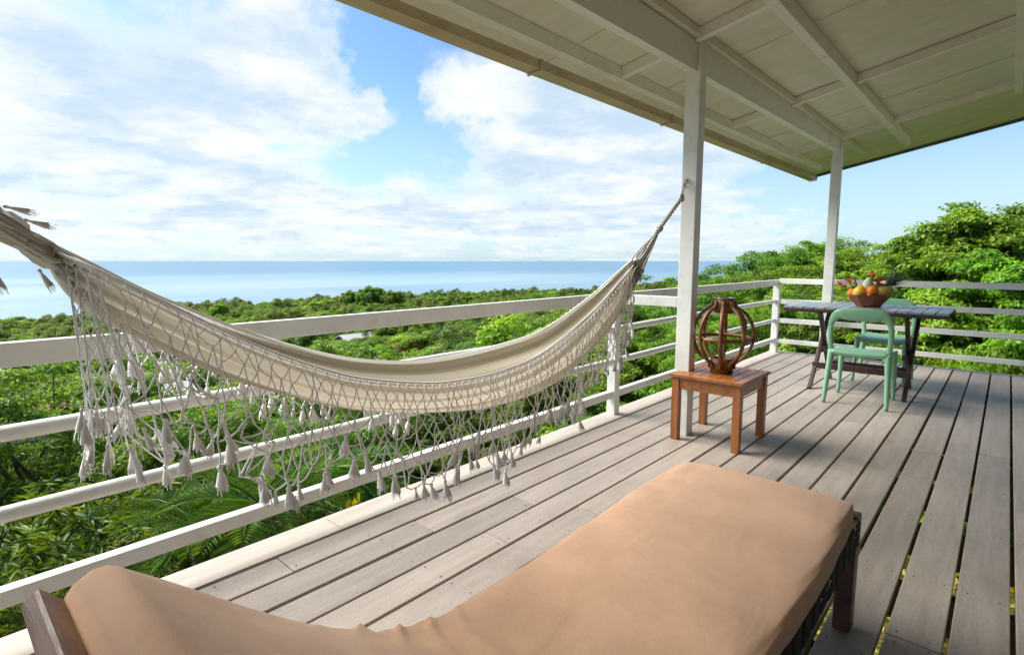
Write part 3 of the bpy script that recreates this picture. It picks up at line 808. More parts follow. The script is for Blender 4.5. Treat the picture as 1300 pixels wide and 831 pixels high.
# gathered tuck of cover cloth along the long side, at the foot corner and under the bend
q = MB()
for k in range(3):
    P = [(BX1 - .004 + .008 * math.sin(i * .8 + k) + .004 * k, 1.94 - i * .055, .385 - .012 * k + .010 * math.sin(i * .6 + k * 2) - .0003 * i * i) for i in range(20)]
    q.tube(spline(P, 60), lambda t, k=k: .010 * (1 - .5 * t), 6, True, .6)
q.build('cover_tuck', M['tan_cover'], mo)
q = MB()
for k in range(3):
    P = [(BX0 - .008 - .006 * k + .02 * j / 6, .78 - j * .07 + .02 * k, .40 - .02 * k + .013 * j * (1 if j < 3 else 1.5)) for j in range(7)]
    q.tube(spline(P, 40), lambda t: .011 * math.sin(math.pi * min(max(t, .02), .98)) + .001, 6, True, .6)
q.build('cover_tuck', M['tan_cover'], mo)

# ------------------------------------------------------------------ side table and lantern
TX0, TX1, TY0, TY1, TZ = -1.628, -1.148, 3.365, 3.895, .452
st = thing('side_table', ((TX0 + TX1) / 2, (TY0 + TY1) / 2, 0), 'small square slatted teak side table next to the hammock post', 'table')
for x in (TX0 + .012, TX1 - .062):
    for y in (TY0 + .012, TY1 - .062):
        MB().box(x, x + .05, y, y + .05, 0, TZ - .022, .004).build('leg', M['teak_long_z'], st)
for y in (TY0 + .02, TY1 - .044): MB().box(TX0 + .063, TX1 - .063, y, y + .022, TZ - .10, TZ - .022, .003).build('apron', M['teak'], st)
for x in (TX0 + .02, TX1 - .044): MB().box(x, x + .022, TY0 + .063, TY1 - .063, TZ - .10, TZ - .022, .003).build('apron', M['teak'], st)
MB().box(TX0, TX1, TY0, TY0 + .055, TZ - .0215, TZ, .004).build('slat', M['teak'], st)
MB().box(TX0, TX1, TY1 - .055, TY1, TZ - .0215, TZ, .004).build('slat', M['teak'], st)
n = 8; wd = (TX1 - TX0) / n
for k in range(n):
    MB().box(TX0 + k * wd + .003, TX0 + (k + 1) * wd - .003, TY0 + .058, TY1 - .058, TZ - .0215, TZ - .0005, .003).build('slat', M['teak'], st)

LC = Vector((-1.385, 3.63, TZ))
ln = thing('lantern', LC, 'round wooden stave lantern with open ribs standing on the side table', 'lantern')
LH = .50
q = MB(); q.lathe(LC, [(.0, .001), (.072, .001), (.074, .10), (.062, .10), (.060, .012), (0, .012)], 28); q.build('base_drum', M['lantern_wood'], ln)
q = MB(); q.lathe(LC + Vector((0, 0, LH - .095)), [(.064, 0), (.066, .095), (.058, .097), (.056, .0)], 28, closed=True); q.build('top_drum', M['lantern_wood'], ln)
q = MB(); q.lathe(LC + Vector((0, 0, LH - .001)), [(.069, 0), (.069, .006), (.060, .006), (.060, 0)], 28, closed=True); q.build('top_band', M['steel'], ln)
for k in range(8):
    a = k * math.pi / 4 + .3; ca, sa = math.cos(a), math.sin(a)
    prof = [(.077, .03), (.082, .066), (.124, .100), (.160, .145), (.183, .205), (.190, .255), (.183, .310), (.160, .368), (.122, .415), (.076, .445), (.069, .485)]
    pts = spline([(LC.x + ca * r, LC.y + sa * r, LC.z + z) for r, z in prof], 26)
    q = MB(); q.tube(pts, .0145, 8, True, .72, up=(ca, sa, .0001)); q.build('rib', M['lantern_wood'], ln)
q = MB(); q.lathe(LC + Vector((0, 0, .235)), [(.170, -.012), (.180, -.012), (.182, .012), (.172, .012)], 40, closed=True); q.build('hoop', M['lantern_wood'], ln)
q = MB(); P = spline([LC + Vector((-.070, 0, LH - .03)), LC + Vector((-.11, -.02, LH - .06)), LC + Vector((-.165, -.03, LH - .13)), LC + Vector((-.155, -.04, LH - .20))], 16)
q.tube(P, .005, 6); q.build('handle', M['steel'], ln)

# ------------------------------------------------------------------ folding dining table
FX0, FX1, FY0, FY1, FZ = -1.58, -.325, 5.62, 6.36, .775
ft_ = thing('dining_table', ((FX0 + FX1) / 2, (FY0 + FY1) / 2, 0), 'dark folding slatted dining table with crossed legs at the deck end', 'table')
n = 14; wd = (FX1 - FX0) / n
for k in range(n):
    MB().box(FX0 + k * wd + .004, FX0 + (k + 1) * wd - .004, FY0, FY1, FZ - .02, FZ, .003).build('slat', M['grey_slat'], ft_)
for y in (FY0 + .1, FY1 - .13): MB().box(FX0 + .05, FX1 - .05, y, y + .03, FZ - .06, FZ - .0205, .003).build('batten', M['dark_wood'], ft_)
for y in (FY0 - .001, FY1 - .017): MB().box(FX0 - .001, FX1 + .001, y, y + .018, FZ - .045, FZ - .0205, .003).build('edge_rail', M['dark_wood'], ft_)
for sx_ in (-1.31, -.575):
    d = .022 if sx_ < -1 else -.022
    MB().bar((sx_, 5.62, 0), (sx_, 6.27, FZ - .045), .032, .05, .004, (0, 1, 0)).build('leg', M['dark_wood'], ft_)
    MB().bar((sx_ + d * 1.6, 6.28, 0), (sx_ + d * 1.6, 5.70, FZ - .045), .032, .05, .004, (0, 1, 0)).build('leg', M['dark_wood'], ft_)
MB().box(-1.33, -.555, 5.765, 5.795, .18, .235, .004).build('stretcher', M['dark_wood'], ft_)
MB().box(-1.29, -.595, 6.135, 6.165, .155, .21, .004).build('stretcher', M['dark_wood'], ft_)
for x in (-1.27, -.62): MB().box(x - .015, x + .015, 5.80, 6.13, .33, .38, .004).build('brace', M['dark_wood'], ft_)

# ------------------------------------------------------------------ green chairs
def make_chair(loc, rot, label):
    o = thing('green_chair', (0, 0, 0), label, 'chair', 'mint green plastic chairs at the dining table')
    G = M['green_plastic']; W, D, SH, BH = .42, .42, .45, .815
    # local: seat front faces +y, back at -y
    q = MB(); n, mm_ = 20, 18; vs = []
    for side in (0, 1):
        for i in range(n):
            for j in range(mm_):
                a, b = i / (n - 1) * 2 - 1, j / (mm_ - 1) * 2 - 1
                k = 1 - .10 * (max(0, abs(a)) ** 6 * max(0, abs(b)) ** 6)
                x = a * W / 2 * k * (1 + .05 * b); y = b * D / 2 * k
                z = SH - .012 * (1 - a * a) * (1 - .3 * b) - .018 * max(0, b) ** 4 + .012 * max(0, -b) ** 3
                vs.append((x, y, z - side * (.020 + .010 * max(abs(a), abs(b)) ** 8)))
    I = lambda s, i, j: s * n * mm_ + i * mm_ + j
    fs = []
    for i in range(n - 1):
        for j in range(mm_ - 1):
            fs.append((I(0, i, j), I(0, i + 1, j), I(0, i + 1, j + 1), I(0, i, j + 1)))
            fs.append((I(1, i, j), I(1, i, j + 1), I(1, i + 1, j + 1), I(1, i + 1, j)))
    for i in range(n - 1):
        for j in (0, mm_ - 1): fs.append((I(0, i, j), I(1, i, j), I(1, i + 1, j), I(0, i + 1, j)))
    for j in range(mm_ - 1):
        for i in (0, n - 1): fs.append((I(0, i, j), I(0, i, j + 1), I(1, i, j + 1), I(1, i, j)))
    q.add(vs, fs, True); q.build('seat', G, o)
    for s in (-1, 1):
        q = MB(); q.tube(spline([(s * .225, -.255, 0), (s * .215, -.225, .22), (s * .205, -.20, .40), (s * .203, -.193, .45)], 14), lambda t: .015 + .012 * t, 12); q.build('leg', G, o)
        q = MB(); q.tube(spline([(s * .210, .215, 0), (s * .203, .205, .22), (s * .196, .19, .40), (s * .194, .185, .432)], 14), lambda t: .014 + .011 * t, 12); q.build('leg', G, o)
    # open loop back: side uprights running into a broad top band
    P = [(-.203, -.193, .44), (-.212, -.205, .52), (-.213, -.222, .63), (-.205, -.236, .71), (-.180, -.246, .765), (-.125, -.252, .790), (0, -.256, .797),
         (.125, -.252, .790), (.180, -.246, .765), (.205, -.236, .71), (.213, -.222, .63), (.212, -.205, .52), (.203, -.193, .44)]
    pts = spline(P, 61); N = len(pts); q = MB(); vs = []
    for i, p in enumerate(pts):
        d = (pts[min(i + 1, N - 1)] - pts[max(i - 1, 0)]).normalized(); y = Vector((0, 1, .12)).normalized(); x = d.cross(y).normalized()
        tt = abs(2 * i / (N - 1) - 1); wv = .020 + .034 * (1 - min(1, tt / .55) ** 2) ** 1.0 if tt < .55 else .020
        off = -x * (wv - .020)
        if off.z > 0: off = -off
        for k in range(12):
            a = 2 * math.pi * k / 12
            cx_, sy_ = math.cos(a), math.sin(a)
            vs.append(p + off + x * (math.copysign(abs(cx_) ** .6, cx_) * wv) + y * (math.copysign(abs(sy_) ** .8, sy_) * .013))
    fs = [(i * 12 + k, i * 12 + (k + 1) % 12, (i + 1) * 12 + (k + 1) % 12, (i + 1) * 12 + k) for i in range(N - 1) for k in range(12)]
    q.add(vs, fs, True); q.build('backrest', G, o)
    q = MB(); q.tube(spline([(-.203, -.196, .435), (0, -.203, .425), (.203, -.196, .435)], 16), .028, 10, True, .8); q.build('back_rail', G, o)
    o.location = loc; o.rotation_euler = (0, 0, rot); return o
make_chair((-.862, 5.42, 0), 0, 'mint green plastic chair with its open loop back towards the lounge bed')
make_chair((-.872, 6.52, 0), math.pi, 'mint green plastic chair on the railing side of the dining table')

# ------------------------------------------------------------------ bowl of fruit
BC = Vector((-.945, 6.0, FZ))
q = MB()
def sq(r, z, n=8): return [BC + Vector((r * math.cos(2 * math.pi * (k + .5) / n) * 1.0, r * math.sin(2 * math.pi * (k + .5) / n) * 1.0, z)) for k in range(n)]
loops = [sq(.095, 0), sq(.190, .112), sq(.176, .112), sq(.090, .014)]
vs = sum(loops, []); fs = [list(range(8))[::-1]]
for i in range(3):
    for k in range(8): fs.append([i * 8 + k, i * 8 + (k + 1) % 8, (i + 1) * 8 + (k + 1) % 8, (i + 1) * 8 + k])
fs.append([24 + k for k in range(8)])
q.add(vs, fs); bo = q.build('fruit_bowl', M['bowl_wood']); tag(bo, 'flared eight sided wooden bowl on the dining table', 'bowl')
def fruit(name, c, r, sc, axis, mat, label, cat, group=None, pear=0, n=24):
    prof = []
    for i in range(17):
        a = math.pi * i / 16; k = 1 + pear * math.cos(a)
        prof.append((max(.0004, math.sin(a) * r * k), -math.cos(a) * r * sc))
    q = MB(); q.lathe(BC + Vector(c), prof, n, axis); o = q.build(name, M[mat]); return tag(o, label, cat, group)
FG = 'fruit heaped in the bowl'
fruit('orange', (-.125, -.07, .125), .043, 1, (0, 0, 1), 'orange_skin', 'orange at the rim of the bowl beside the yellow papaya', 'orange', FG)
fruit('papaya', (-.062, -.085, .135), .060, 1.15, (.3, 0, 1), 'yellow_skin', 'ripe yellow papaya in the fruit bowl', 'papaya', FG, .15)
fruit('squash', (-.008, -.06, .195), .047, 1.75, (.12, 0, 1), 'pale_squash', 'pale green ribbed squash standing up in the fruit bowl', 'squash', FG, .2)
fruit('orange', (.035, -.095, .150), .047, 1.05, (0, 0, 1), 'orange_skin', 'orange between the squash and the green mango', 'orange', FG)
fruit('plum', (.028, -.125, .108), .030, 1, (0, 0, 1), 'red_skin', 'small dark red plum low in the fruit bowl', 'plum', FG)
fruit('mango', (.118, -.060, .140), .057, 1.42, (1, -.1, .25), 'mango_skin', 'large green and red mango leaning over the bowl rim', 'mango', FG, .12)
fruit('mango', (.055, .04, .165), .052, 1.4, (1, .4, .4), 'mango_skin', 'mango lying behind the oranges under the pineapple', 'mango', FG, .12)
fruit('papaya', (-.06, .06, .11), .055, 1.3, (1, .4, .1), 'yellow_skin', 'yellow papaya at the back of the fruit bowl', 'papaya', FG, .12)
pa = thing('pineapple', BC + Vector((.06, .09, .13)), 'pineapple with a spiky grey green crown lying across the fruit bowl', 'pineapple')
pax = Vector((.62, .06, .62)).normalized(); pc = BC + Vector((.055, .08, .14))
q = MB(); prof = [(.0005, -.10)]
for i in range(1, 15): prof.append((.052 * math.sin(math.pi * (i + 1) / 17) ** .5 + (.004 if i % 2 else 0), -.10 + .013 * i))
prof.append((.0005, .09)); q.lathe(pc, prof, 18, pax); q.build('fruit_body', M['pine_skin'], pa)
q = MB(); qr = Vector((0, 0, 1)).rotation_difference(pax); r_ = random.Random(5)
for k in range(46):
    a = k * 2.4; sp = .25 + .75 * (1 - k / 46); L = .125 + .105 * (k / 46) + r_.uniform(-.01, .01)
    d0 = Vector((math.cos(a) * sp, math.sin(a) * sp, 1)).normalized(); tip = Vector((math.cos(a) * sp * 1.5, math.sin(a) * sp * 1.5, .9)).normalized()
    b0 = Vector((math.cos(a) * .012, math.sin(a) * .012, .085)); sd = Vector((-math.sin(a), math.cos(a), 0)) * .008
    p1 = b0 + d0 * L * .5; p2 = b0 + d0 * L * .5 + tip * L * .5
    vv = [b0 - sd, b0 + sd, p1 + sd * .8, p2, p1 - sd * .8, p1 - Vector((math.cos(a), math.sin(a), 0)) * .003]
    q.add([pc + qr @ p for p in vv], [(0, 1, 2, 5), (0, 5, 4), (5, 2, 3), (5, 3, 4)], True)
q.build('leaf_crown', M['pine_leaf'], pa)
def flower(base, tip, seed, label, nf=7):
    o = thing('orange_flower', BC + Vector(base), label, 'flower', 'orange flower stems in the fruit bowl')
    q = MB(); a, b = BC + Vector(base), BC + Vector(tip); q.tube(spline([a, a.lerp(b, .5) + Vector((0, 0, .012)), b], 10), .004, 6); q.build('stem', M['flower_stem'], o)
    r = random.Random(seed)
    for k in range(nf):
        c = a.lerp(b, .62 + .4 * k / nf) + Vector((r.gauss(0, .012), r.gauss(0, .012), r.gauss(0, .010))); q = MB()
        for j in range(6):
            th = j * 1.05 + r.random(); d = Vector((math.cos(th), math.sin(th) * .8, r.uniform(.2, 1))).normalized() * r.uniform(.026, .042); sd = d.cross(Vector((0, 0, 1))).normalized() * .013
            q.add([c, c + d * .5 + sd, c + d, c + d * .5 - sd], [(0, 1, 2, 3)])
        q.build('blossom', M['flower_orange'], o)
flower((-.13, -.04, .10), (-.245, -.06, .215), 1, 'orange flower stem drooping out over the left rim of the bowl beside the orange', 8)
flower((-.115, -.02, .11), (-.175, -.05, .255), 2, 'short orange flower stem rising next to the yellow papaya', 5)
flower((.0, .02, .14), (.02, -.01, .305), 3, 'tall orange flower head standing behind the squash', 9)
flower((.02, .02, .14), (.085, .0, .265), 4, 'orange flower head leaning towards the pineapple crown', 8)
lf = MB(); a = BC + Vector((-.085, -.02, .12)); lf.tube(spline([a, a + Vector((-.02, 0, .08)), a + Vector((-.045, 0, .15))], 10), lambda t: .010 * (1 - t * .5), 8)
tag(lf.build('banana_stalk', M['flower_stem']), 'upright green stalk standing behind the yellow papaya in the bowl', 'stalk')

# ------------------------------------------------------------------ vegetation
def unit(a): return a / np.maximum(np.linalg.norm(a, axis=-1, keepdims=True), 1e-9)
def leaves_mesh(name, P, D, Nn, L, Wd, tint, mat, bend=.12):
    """one folded diamond (two triangles) for each leaf"""
    n = len(P); D = unit(D); S = unit(np.cross(D, Nn)); U = np.cross(S, D)
    L = L[:, None]; Wd = Wd[:, None]
    a = P; b = P + D * L * .45 + S * Wd * .5 + U * Wd * .18; c = P + D * L - U * L * bend; d = P + D * L * .45 - S * Wd * .5 + U * Wd * .18
    v = np.stack([a, b, c, d], 1).reshape(-1, 3)
    me = bpy.data.meshes.new(name)
    me.vertices.add(4 * n); me.vertices.foreach_set('co', v.ravel().astype(np.float32))
    fi = np.arange(4 * n).reshape(n, 4); tri = fi[:, [0, 1, 2, 0, 2, 3]].ravel()
    me.loops.add(6 * n); me.loops.foreach_set('vertex_index', tri.astype(np.int32))
    me.polygons.add(2 * n); me.polygons.foreach_set('loop_start', (np.arange(2 * n) * 3).astype(np.int32))
    me.update(calc_edges=True)
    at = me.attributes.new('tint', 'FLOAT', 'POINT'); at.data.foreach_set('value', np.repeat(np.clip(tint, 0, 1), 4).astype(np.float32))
    me.materials.append(mat); return me

def clump_leaves(C, rad, flat, per, L, Wd, upb, r, dense_top=.35):
    """leaves through ellipsoidal clumps: positions, directions, normals"""
    n = len(C); idx = np.repeat(np.arange(n), per); k = len(idx)
    u = unit(r.normal(size=(k, 3))); u[:, 2] += dense_top; u = unit(u)
    rr = r.random(k) ** .45
    off = u * rr[:, None] * rad[idx][:, None]; off[:, 2] *= flat
    P = C[idx] + off
    nrm = unit(u * (1 - upb) + np.array([0, 0, upb]) + r.normal(size=(k, 3)) * .35)
    D = unit(np.cross(nrm, r.normal(size=(k, 3)))); D[:, 2] -= .25; D = unit(D)
    ln = L * r.uniform(.7, 1.3, k); wd = Wd * r.uniform(.7, 1.3, k)
    ct = r.normal(size=n) * .21  # tone spread per clump, so whole clumps go dark like shaded hollows
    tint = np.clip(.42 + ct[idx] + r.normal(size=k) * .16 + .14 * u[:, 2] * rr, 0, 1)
    return P, D, nrm, ln, wd, tint

def trunk_mesh(name, h, r0, tips, seed, stems=1):
    r = random.Random(seed); mb = MB()
    fork = h * .42
    for s in range(stems):
        bx, by = (r.uniform(-.3, .3), r.uniform(-.3, .3)) if stems > 1 else (0, 0)
        pts = spline([(bx, by, -.6), (bx * .9 + r.uniform(-.1, .1), by, fork * .5), (bx * .6, by * .6 + r.uniform(-.15, .15), fork)], 8)
        mb.tube(pts, lambda t: r0 * (1.25 - .5 * t), 8)
    for tp in tips:
        tp = Vector(tp); a = Vector((0, 0, fork * r.uniform(.75, 1.0))); mid = a.lerp(tp, .5) + Vector((r.uniform(-.3, .3), r.uniform(-.3, .3), -.10 * (tp - a).length + r.uniform(-.2, .2)))
        mb.tube(spline([a, mid, tp], 9), lambda t: r0 * (.50 - .44 * t), 6, False)
    me = mb.mesh(name); me.materials.append(M['bark']); return me

KINDS = {}
def tree_kind(key, h, rad, nclump, per, L, Wd, crad, flat, upb, mat, seed, shape='dome', r0=.16, tiers=0, ntips=16):
    r = np.random.default_rng(seed); base = h * .34
    if shape == 'dome':
        u = unit(r.normal(size=(nclump, 3))); u[:, 2] = np.abs(u[:, 2]) * 1.0 - .22; u = unit(u)
        az_ = np.arctan2(u[:, 1], u[:, 0]); lob = 1 + .17 * np.sin(az_ * 3 + seed) + .11 * np.sin(az_ * 5 + 2 * seed)
        k = (.55 + .45 * r.random(nclump) ** .5) * lob
        C = np.stack([u[:, 0] * rad * k, u[:, 1] * rad * k, base + (h - base) * (.16 + .84 * np.clip(u[:, 2], -.2, 1) * k)], 1)
    elif shape == 'umbrella':
        a = r.random(nclump) * 6.283; q = r.random(nclump) ** .5; lob = 1 + .18 * np.sin(a * 3 + seed) + .1 * np.sin(a * 7)
        C = np.stack([np.cos(a) * q * rad * lob, np.sin(a) * q * rad * lob, h * (.98 - .34 * q ** 2.2) - r.random(nclump) * h * .16], 1)
    elif shape == 'tiers':
        a = r.random(nclump) * 6.283; tv = r.integers(0, tiers, nclump) / (tiers - 1)
        ro = rad * (1.08 - .86 * tv ** 1.15) ; q = .25 + .75 * r.random(nclump) ** .6
        lob = 1 + .28 * np.sin(a * 3 + tv * 9 + seed)
        C = np.stack([np.cos(a) * q * ro * lob, np.sin(a) * q * ro * lob, base * .75 + (h - base * .75) * tv + r.normal(size=nclump) * .14 - .35 * q * ro * .25], 1)
    elif shape == 'boughs':
        nb = nclump // 6; cl_ = []
        for q in range(nb):
            tv = .05 + .95 * (q + r.random()) / nb; a = q * 2.4 + r.normal() * .4
            prof = max(.12, 1 - max(0, (tv - .25) / .80) ** 1.7) * (.62 + .38 * min(1, tv / .25))
            if key == 'feathery': prof = (.40 + .60 * min(1, tv / .62)) * max(.25, 1 - max(0, (tv - .72) / .34) ** 2)
            ll = rad * prof * r.uniform(.42, 1.28) * (1 + .22 * math.sin(a * 2 + seed) + .14 * math.sin(a * 5 + tv * 8)); rise = r.uniform(-.02, .42)
            z0 = h * .18 + h * .78 * tv - rise * ll * .55 + r.normal() * .10
            for k in range(6):
                f = (.34 + .66 * k / 5); aa = a + r.normal() * .20 * f
                cl_.append((math.cos(aa) * ll * f, math.sin(aa) * ll * f, z0 + rise * ll * f - .14 * ll * f ** 3 + r.normal() * .11))
        C = np.array(cl_); nclump = len(C)
    C[:, 2] -= max(0, C[:, 2].max() + crad * flat * .6 - h)
    cr = crad * (r.uniform(.65, 1.3, nclump) if shape != 'boughs' else r.uniform(.45, 1.35, nclump))
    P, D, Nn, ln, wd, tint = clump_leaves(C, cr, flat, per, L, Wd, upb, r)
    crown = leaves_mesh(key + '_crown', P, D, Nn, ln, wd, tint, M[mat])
    tips = C[r.choice(nclump, min(ntips, nclump), False)]
    KINDS[key] = dict(h=h, r=rad, crown=crown, trunk=trunk_mesh(key + '_trunk', h, r0, tips.tolist(), seed))

def rosette_kind(key, h, rad, ntip, per, L, Wd, mat, seed, r0=.14):
    """crown of leaf whorls at the twig ends"""
    r = np.random.default_rng(seed); base = h * .30
    u = unit(r.normal(size=(ntip, 3))); u[:, 2] = np.abs(u[:, 2]) - .25; u = unit(u)
    az_ = np.arctan2(u[:, 1], u[:, 0]); lob = 1 + .15 * np.sin(az_ * 4 + seed) + .10 * np.sin(az_ * 7 + u[:, 2] * 5)
    k = (.62 + .42 * r.random(ntip) ** .4) * lob
    C = np.stack([u[:, 0] * rad * k, u[:, 1] * rad * k, base + (h - base) * (.2 + .8 * np.clip(u[:, 2], -.25, 1) * k)], 1)
    C[:, 2] -= max(0, C[:, 2].max() - h)
    ax = unit(u + np.array([0, 0, .5]) + r.normal(size=(ntip, 3)) * .3)
    idx = np.repeat(np.arange(ntip), per); n = len(idx); A = ax[idx]
    sidev = unit(np.cross(A, r.normal(size=(n, 3)))); lift = r.uniform(-.35, .95, n)[:, None]
    D = unit(sidev + A * lift); D[:, 2] -= .22; D = unit(D)
    P = C[idx] - A * (r.random(n) * .10)[:, None] + D * .01
    Nn = unit(A + D * -.4 + r.normal(size=(n, 3)) * .15)
    ct = r.normal(size=ntip) * .17
    tint = np.clip(.38 + ct[idx] + r.normal(size=n) * .14 + .12 * lift[:, 0], 0, 1)
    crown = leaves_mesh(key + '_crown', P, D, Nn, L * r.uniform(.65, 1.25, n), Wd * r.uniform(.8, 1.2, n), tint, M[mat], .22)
    tips = C[r.choice(ntip, 22, False)]
    KINDS[key] = dict(h=h, r=rad, crown=crown, trunk=trunk_mesh(key + '_trunk', h, r0, tips.tolist(), seed))

# middle distance
tree_kind('round_a', 8, 4.2, 100, 260, .27, .15, 1.05, .75, .5, 'leaf_mid', 1)
tree_kind('round_b', 7.5, 3.8, 100, 260, .27, .15, .95, .7, .5, 'leaf_bright', 2)
tree_kind('round_c', 9, 4.0, 100, 260, .27, .15, 1.0, .8, .5, 'leaf_olive', 3)
tree_kind('umbrella', 7.5, 6.2, 170, 210, .26, .13, 1.05, .42, .55, 'leaf_mid', 4, 'umbrella', .2)
tree_kind('umbrella_b', 7, 5.2, 150, 210, .26, .14, 1.0, .45, .55, 'leaf_bright', 5, 'umbrella', .2)
# close to the deck
tree_kind('tiered_a', 7, 3.4, 520, 165, .125, .060, .37, .38, .55, 'leaf_bright', 6, 'boughs', .16, 0, 60)
tree_kind('tiered_b', 7, 3.6, 520, 165, .125, .060, .37, .38, .55, 'leaf_mid', 7, 'boughs', .16, 0, 60)
tree_kind('feathery', 6, 4.0, 560, 165, .100, .034, .40, .32, .6, 'leaf_bright', 8, 'boughs', .13, 0, 60)
tree_kind('fine_dome', 6.5, 3.2, 190, 340, .120, .058, .55, .6, .35, 'leaf_mid', 9, 'dome', .15, 0, 34)
rosette_kind('mango_a', 5.5, 2.9, 1050, 26, .205, .046, 'leaf_mango', 10)
rosette_kind('mango_b', 5.0, 2.5, 900, 26, .190, .043, 'leaf_mango', 12)
# low shrubs
tree_kind('shrub_yellow', 1.3, .75, 60, 120, .085, .042, .22, .7, .35, 'leaf_yellow', 13, 'dome', .03, 0, 20)
tree_kind('shrub_green', 1.5, .95, 70, 130, .095, .045, .26, .7, .35, 'leaf_bright', 14, 'dome', .03, 0, 20)

def place_tree(name, key, x, y, ztop, rad, label, cat='tree', group=None, sink=.25, zmin=None):
    k = KINDS[key]; gz = float(ground_z(x, y)) - sink
    o = thing(name, (x, y, gz), label, cat, group)
    h = max(ztop - gz, .6)
    o.scale = (rad / k['r'], rad / k['r'], h / k['h']); o.rotation_euler = (0, 0, rnd.uniform(0, 6.28))
    for part, me in (('crown', k['crown']), ('trunk', k['trunk'])):
        c = bpy.data.objects.new(part, me); col.objects.link(c); c.parent = o
    return o

# hand placed trees: u, v of the crown top, distance, crown radius
near = [
 ('mango_tree', 'mango_a', 40, 590, 8.8, 2.9, 'mango tree with long drooping leaves directly below the left part of the railing'),
 ('mango_tree', 'mango_b', 215, 640, 7.4, 2.1, 'mango tree with dark leaf whorls close below the deck edge by the lounge bed head'),
 ('mango_tree', 'mango_a', 235, 585, 11.5, 2.7, 'mango tree behind the palm fronds, under the hammock fringe'),
 ('mango_tree', 'mango_b', -60, 650, 6.5, 2.0, 'mango tree growing against the deck stilts'),
 ('shade_tree', 'fine_dome', 60, 447, 23, 4.6, 'dark green dense tree standing alone on the slope behind the hammock net'),
 ('shade_tree', 'fine_dome', 215, 520, 18, 3.2, 'rounded green tree between the mango trees and the far woods'),
 ('shade_tree', 'fine_dome', 330, 505, 19, 3.4, 'rounded green tree with a dark hollow below the middle of the hammock'),
 ('shade_tree', 'fine_dome', 470, 500, 20, 3.2, 'small rounded tree seen through the fringe right of the hammock low point'),
 ('shade_tree', 'fine_dome', 590, 480, 19, 3.0, 'leafy green tree behind the railing near the middle rail post'),
 ('tiered_tree', 'tiered_b', 690, 455, 17, 3.0, 'bright layered tree behind the hammock foot end'),
 ('tiered_tree', 'tiered_a', 800, 425, 15, 2.9, 'bright green layered tree left of the hammock post'),
 ('tiered_tree', 'tiered_a', 850, 480, 10.5, 1.9, 'low bright green layered tree beneath the rails beside the hammock post'),
 ('tiered_tree', 'tiered_b', 745, 500, 9.5, 1.6, 'low layered tree just outside the railing under the hammock foot'),
 ('feathery_tree', 'feathery', 905, 366, 21, 3.4, 'feathery light green tree behind the lantern'),
 ('feathery_tree', 'feathery', 950, 336, 23, 3.6, 'feathery tree sloping down towards the sea beside the wide one'),
 ('feathery_tree', 'feathery', 1000, 311, 25, 4.8, 'wide feathery tree with flat sprays rising above the railing corner'),
 ('feathery_tree', 'feathery', 1045, 299, 27, 4.6, 'feathery tree directly behind the far roof post'),
 ('feathery_tree', 'feathery', 945, 392, 13.5, 2.4, 'low feathery tree in front of the railing corner'),
 ('feathery_tree', 'feathery', 1100, 311, 22, 4.4, 'feathery tree behind the fruit bowl'),
 ('feathery_tree', 'feathery', 1015, 366, 14, 2.8, 'small feathery tree outside the railing corner'),
 ('tiered_tree', 'tiered_a', 1140, 318, 21, 4.0, 'layered bright green tree behind the pineapple'),
 ('tiered_tree', 'tiered_a', 1182, 292, 21, 3.8, 'layered bright green tree at the shoulder of the pointed one'),
 ('tiered_tree', 'tiered_a', 1238, 256, 20, 4.0, 'tallest layered tree with a pointed top right of the dining table'),
 ('tiered_tree', 'tiered_b', 1308, 260, 24, 4.4, 'tall dark layered tree rising behind the pointed one'),
 ('tiered_tree', 'tiered_b', 1090, 378, 13.2, 2.3, 'dark layered tree close behind the dining table'),
 ('tiered_tree', 'tiered_a', 1190, 362, 13.4, 2.5, 'bright layered tree close behind the end railing right of the table'),
 ('tiered_tree', 'tiered_a', 1285, 318, 14.5, 2.7, 'layered tree close behind the end railing past the dining table'),
 ('tiered_tree', 'tiered_a', 1370, 310, 15, 2.8, 'layered tree beyond the deck corner by the house'),
 ('tiered_tree', 'tiered_b', 1440, 290, 18, 3.4, 'big layered tree beyond the house corner'),
]
for nm, key, u, v, d, rad, lab in near:
    p = atd(u, v, d); place_tree(nm, key, p.x, p.y, p.z, rad, lab)
# low greenery outside the end railing and below the deck edge
sh = [(1010, 448, 10.2, .8), (1060, 452, 10.0, .8), (1120, 455, 10.2, .9), (1180, 450, 10.4, .9), (1235, 455, 10.1, .9), (1290, 455, 10.2, 1.0), (1340, 450, 10.3, 1.0),
      (900, 480, 9.2, .8), (850, 520, 8.0, .7), (770, 540, 7.6, .7), (690, 560, 7.2, .8)]
SL = ['at the railing corner', 'behind the crossed table legs', 'behind the green chairs', 'behind the dining table end', 'past the dining table end', 'by the last end rail post', 'by the house corner',
      'behind the lantern', 'behind the side table', 'behind the middle rail post', 'under the hammock foot end']
for (u, v, d, rad), t_ in zip(sh, SL):
    p = atd(u, v, d); place_tree('shrub', 'shrub_green', p.x, p.y, p.z, rad, 'bushy bright green shrub outside the railing ' + t_, 'shrub', 'green shrubs outside the railing')
for u, v, d, rad in ((430, 632, 5.6, .55), (490, 618, 6.0, .6), (545, 604, 6.4, .6), (590, 590, 6.9, .6), (455, 655, 5.0, .45), (380, 690, 4.6, .5), (640, 575, 7.0, .6)):
    p = atd(u, v, d); place_tree('croton_shrub', 'shrub_yellow', p.x, p.y, p.z, rad, 'yellow and green croton shrub below the deck edge under the hammock', 'shrub', 'croton shrubs below the deck')

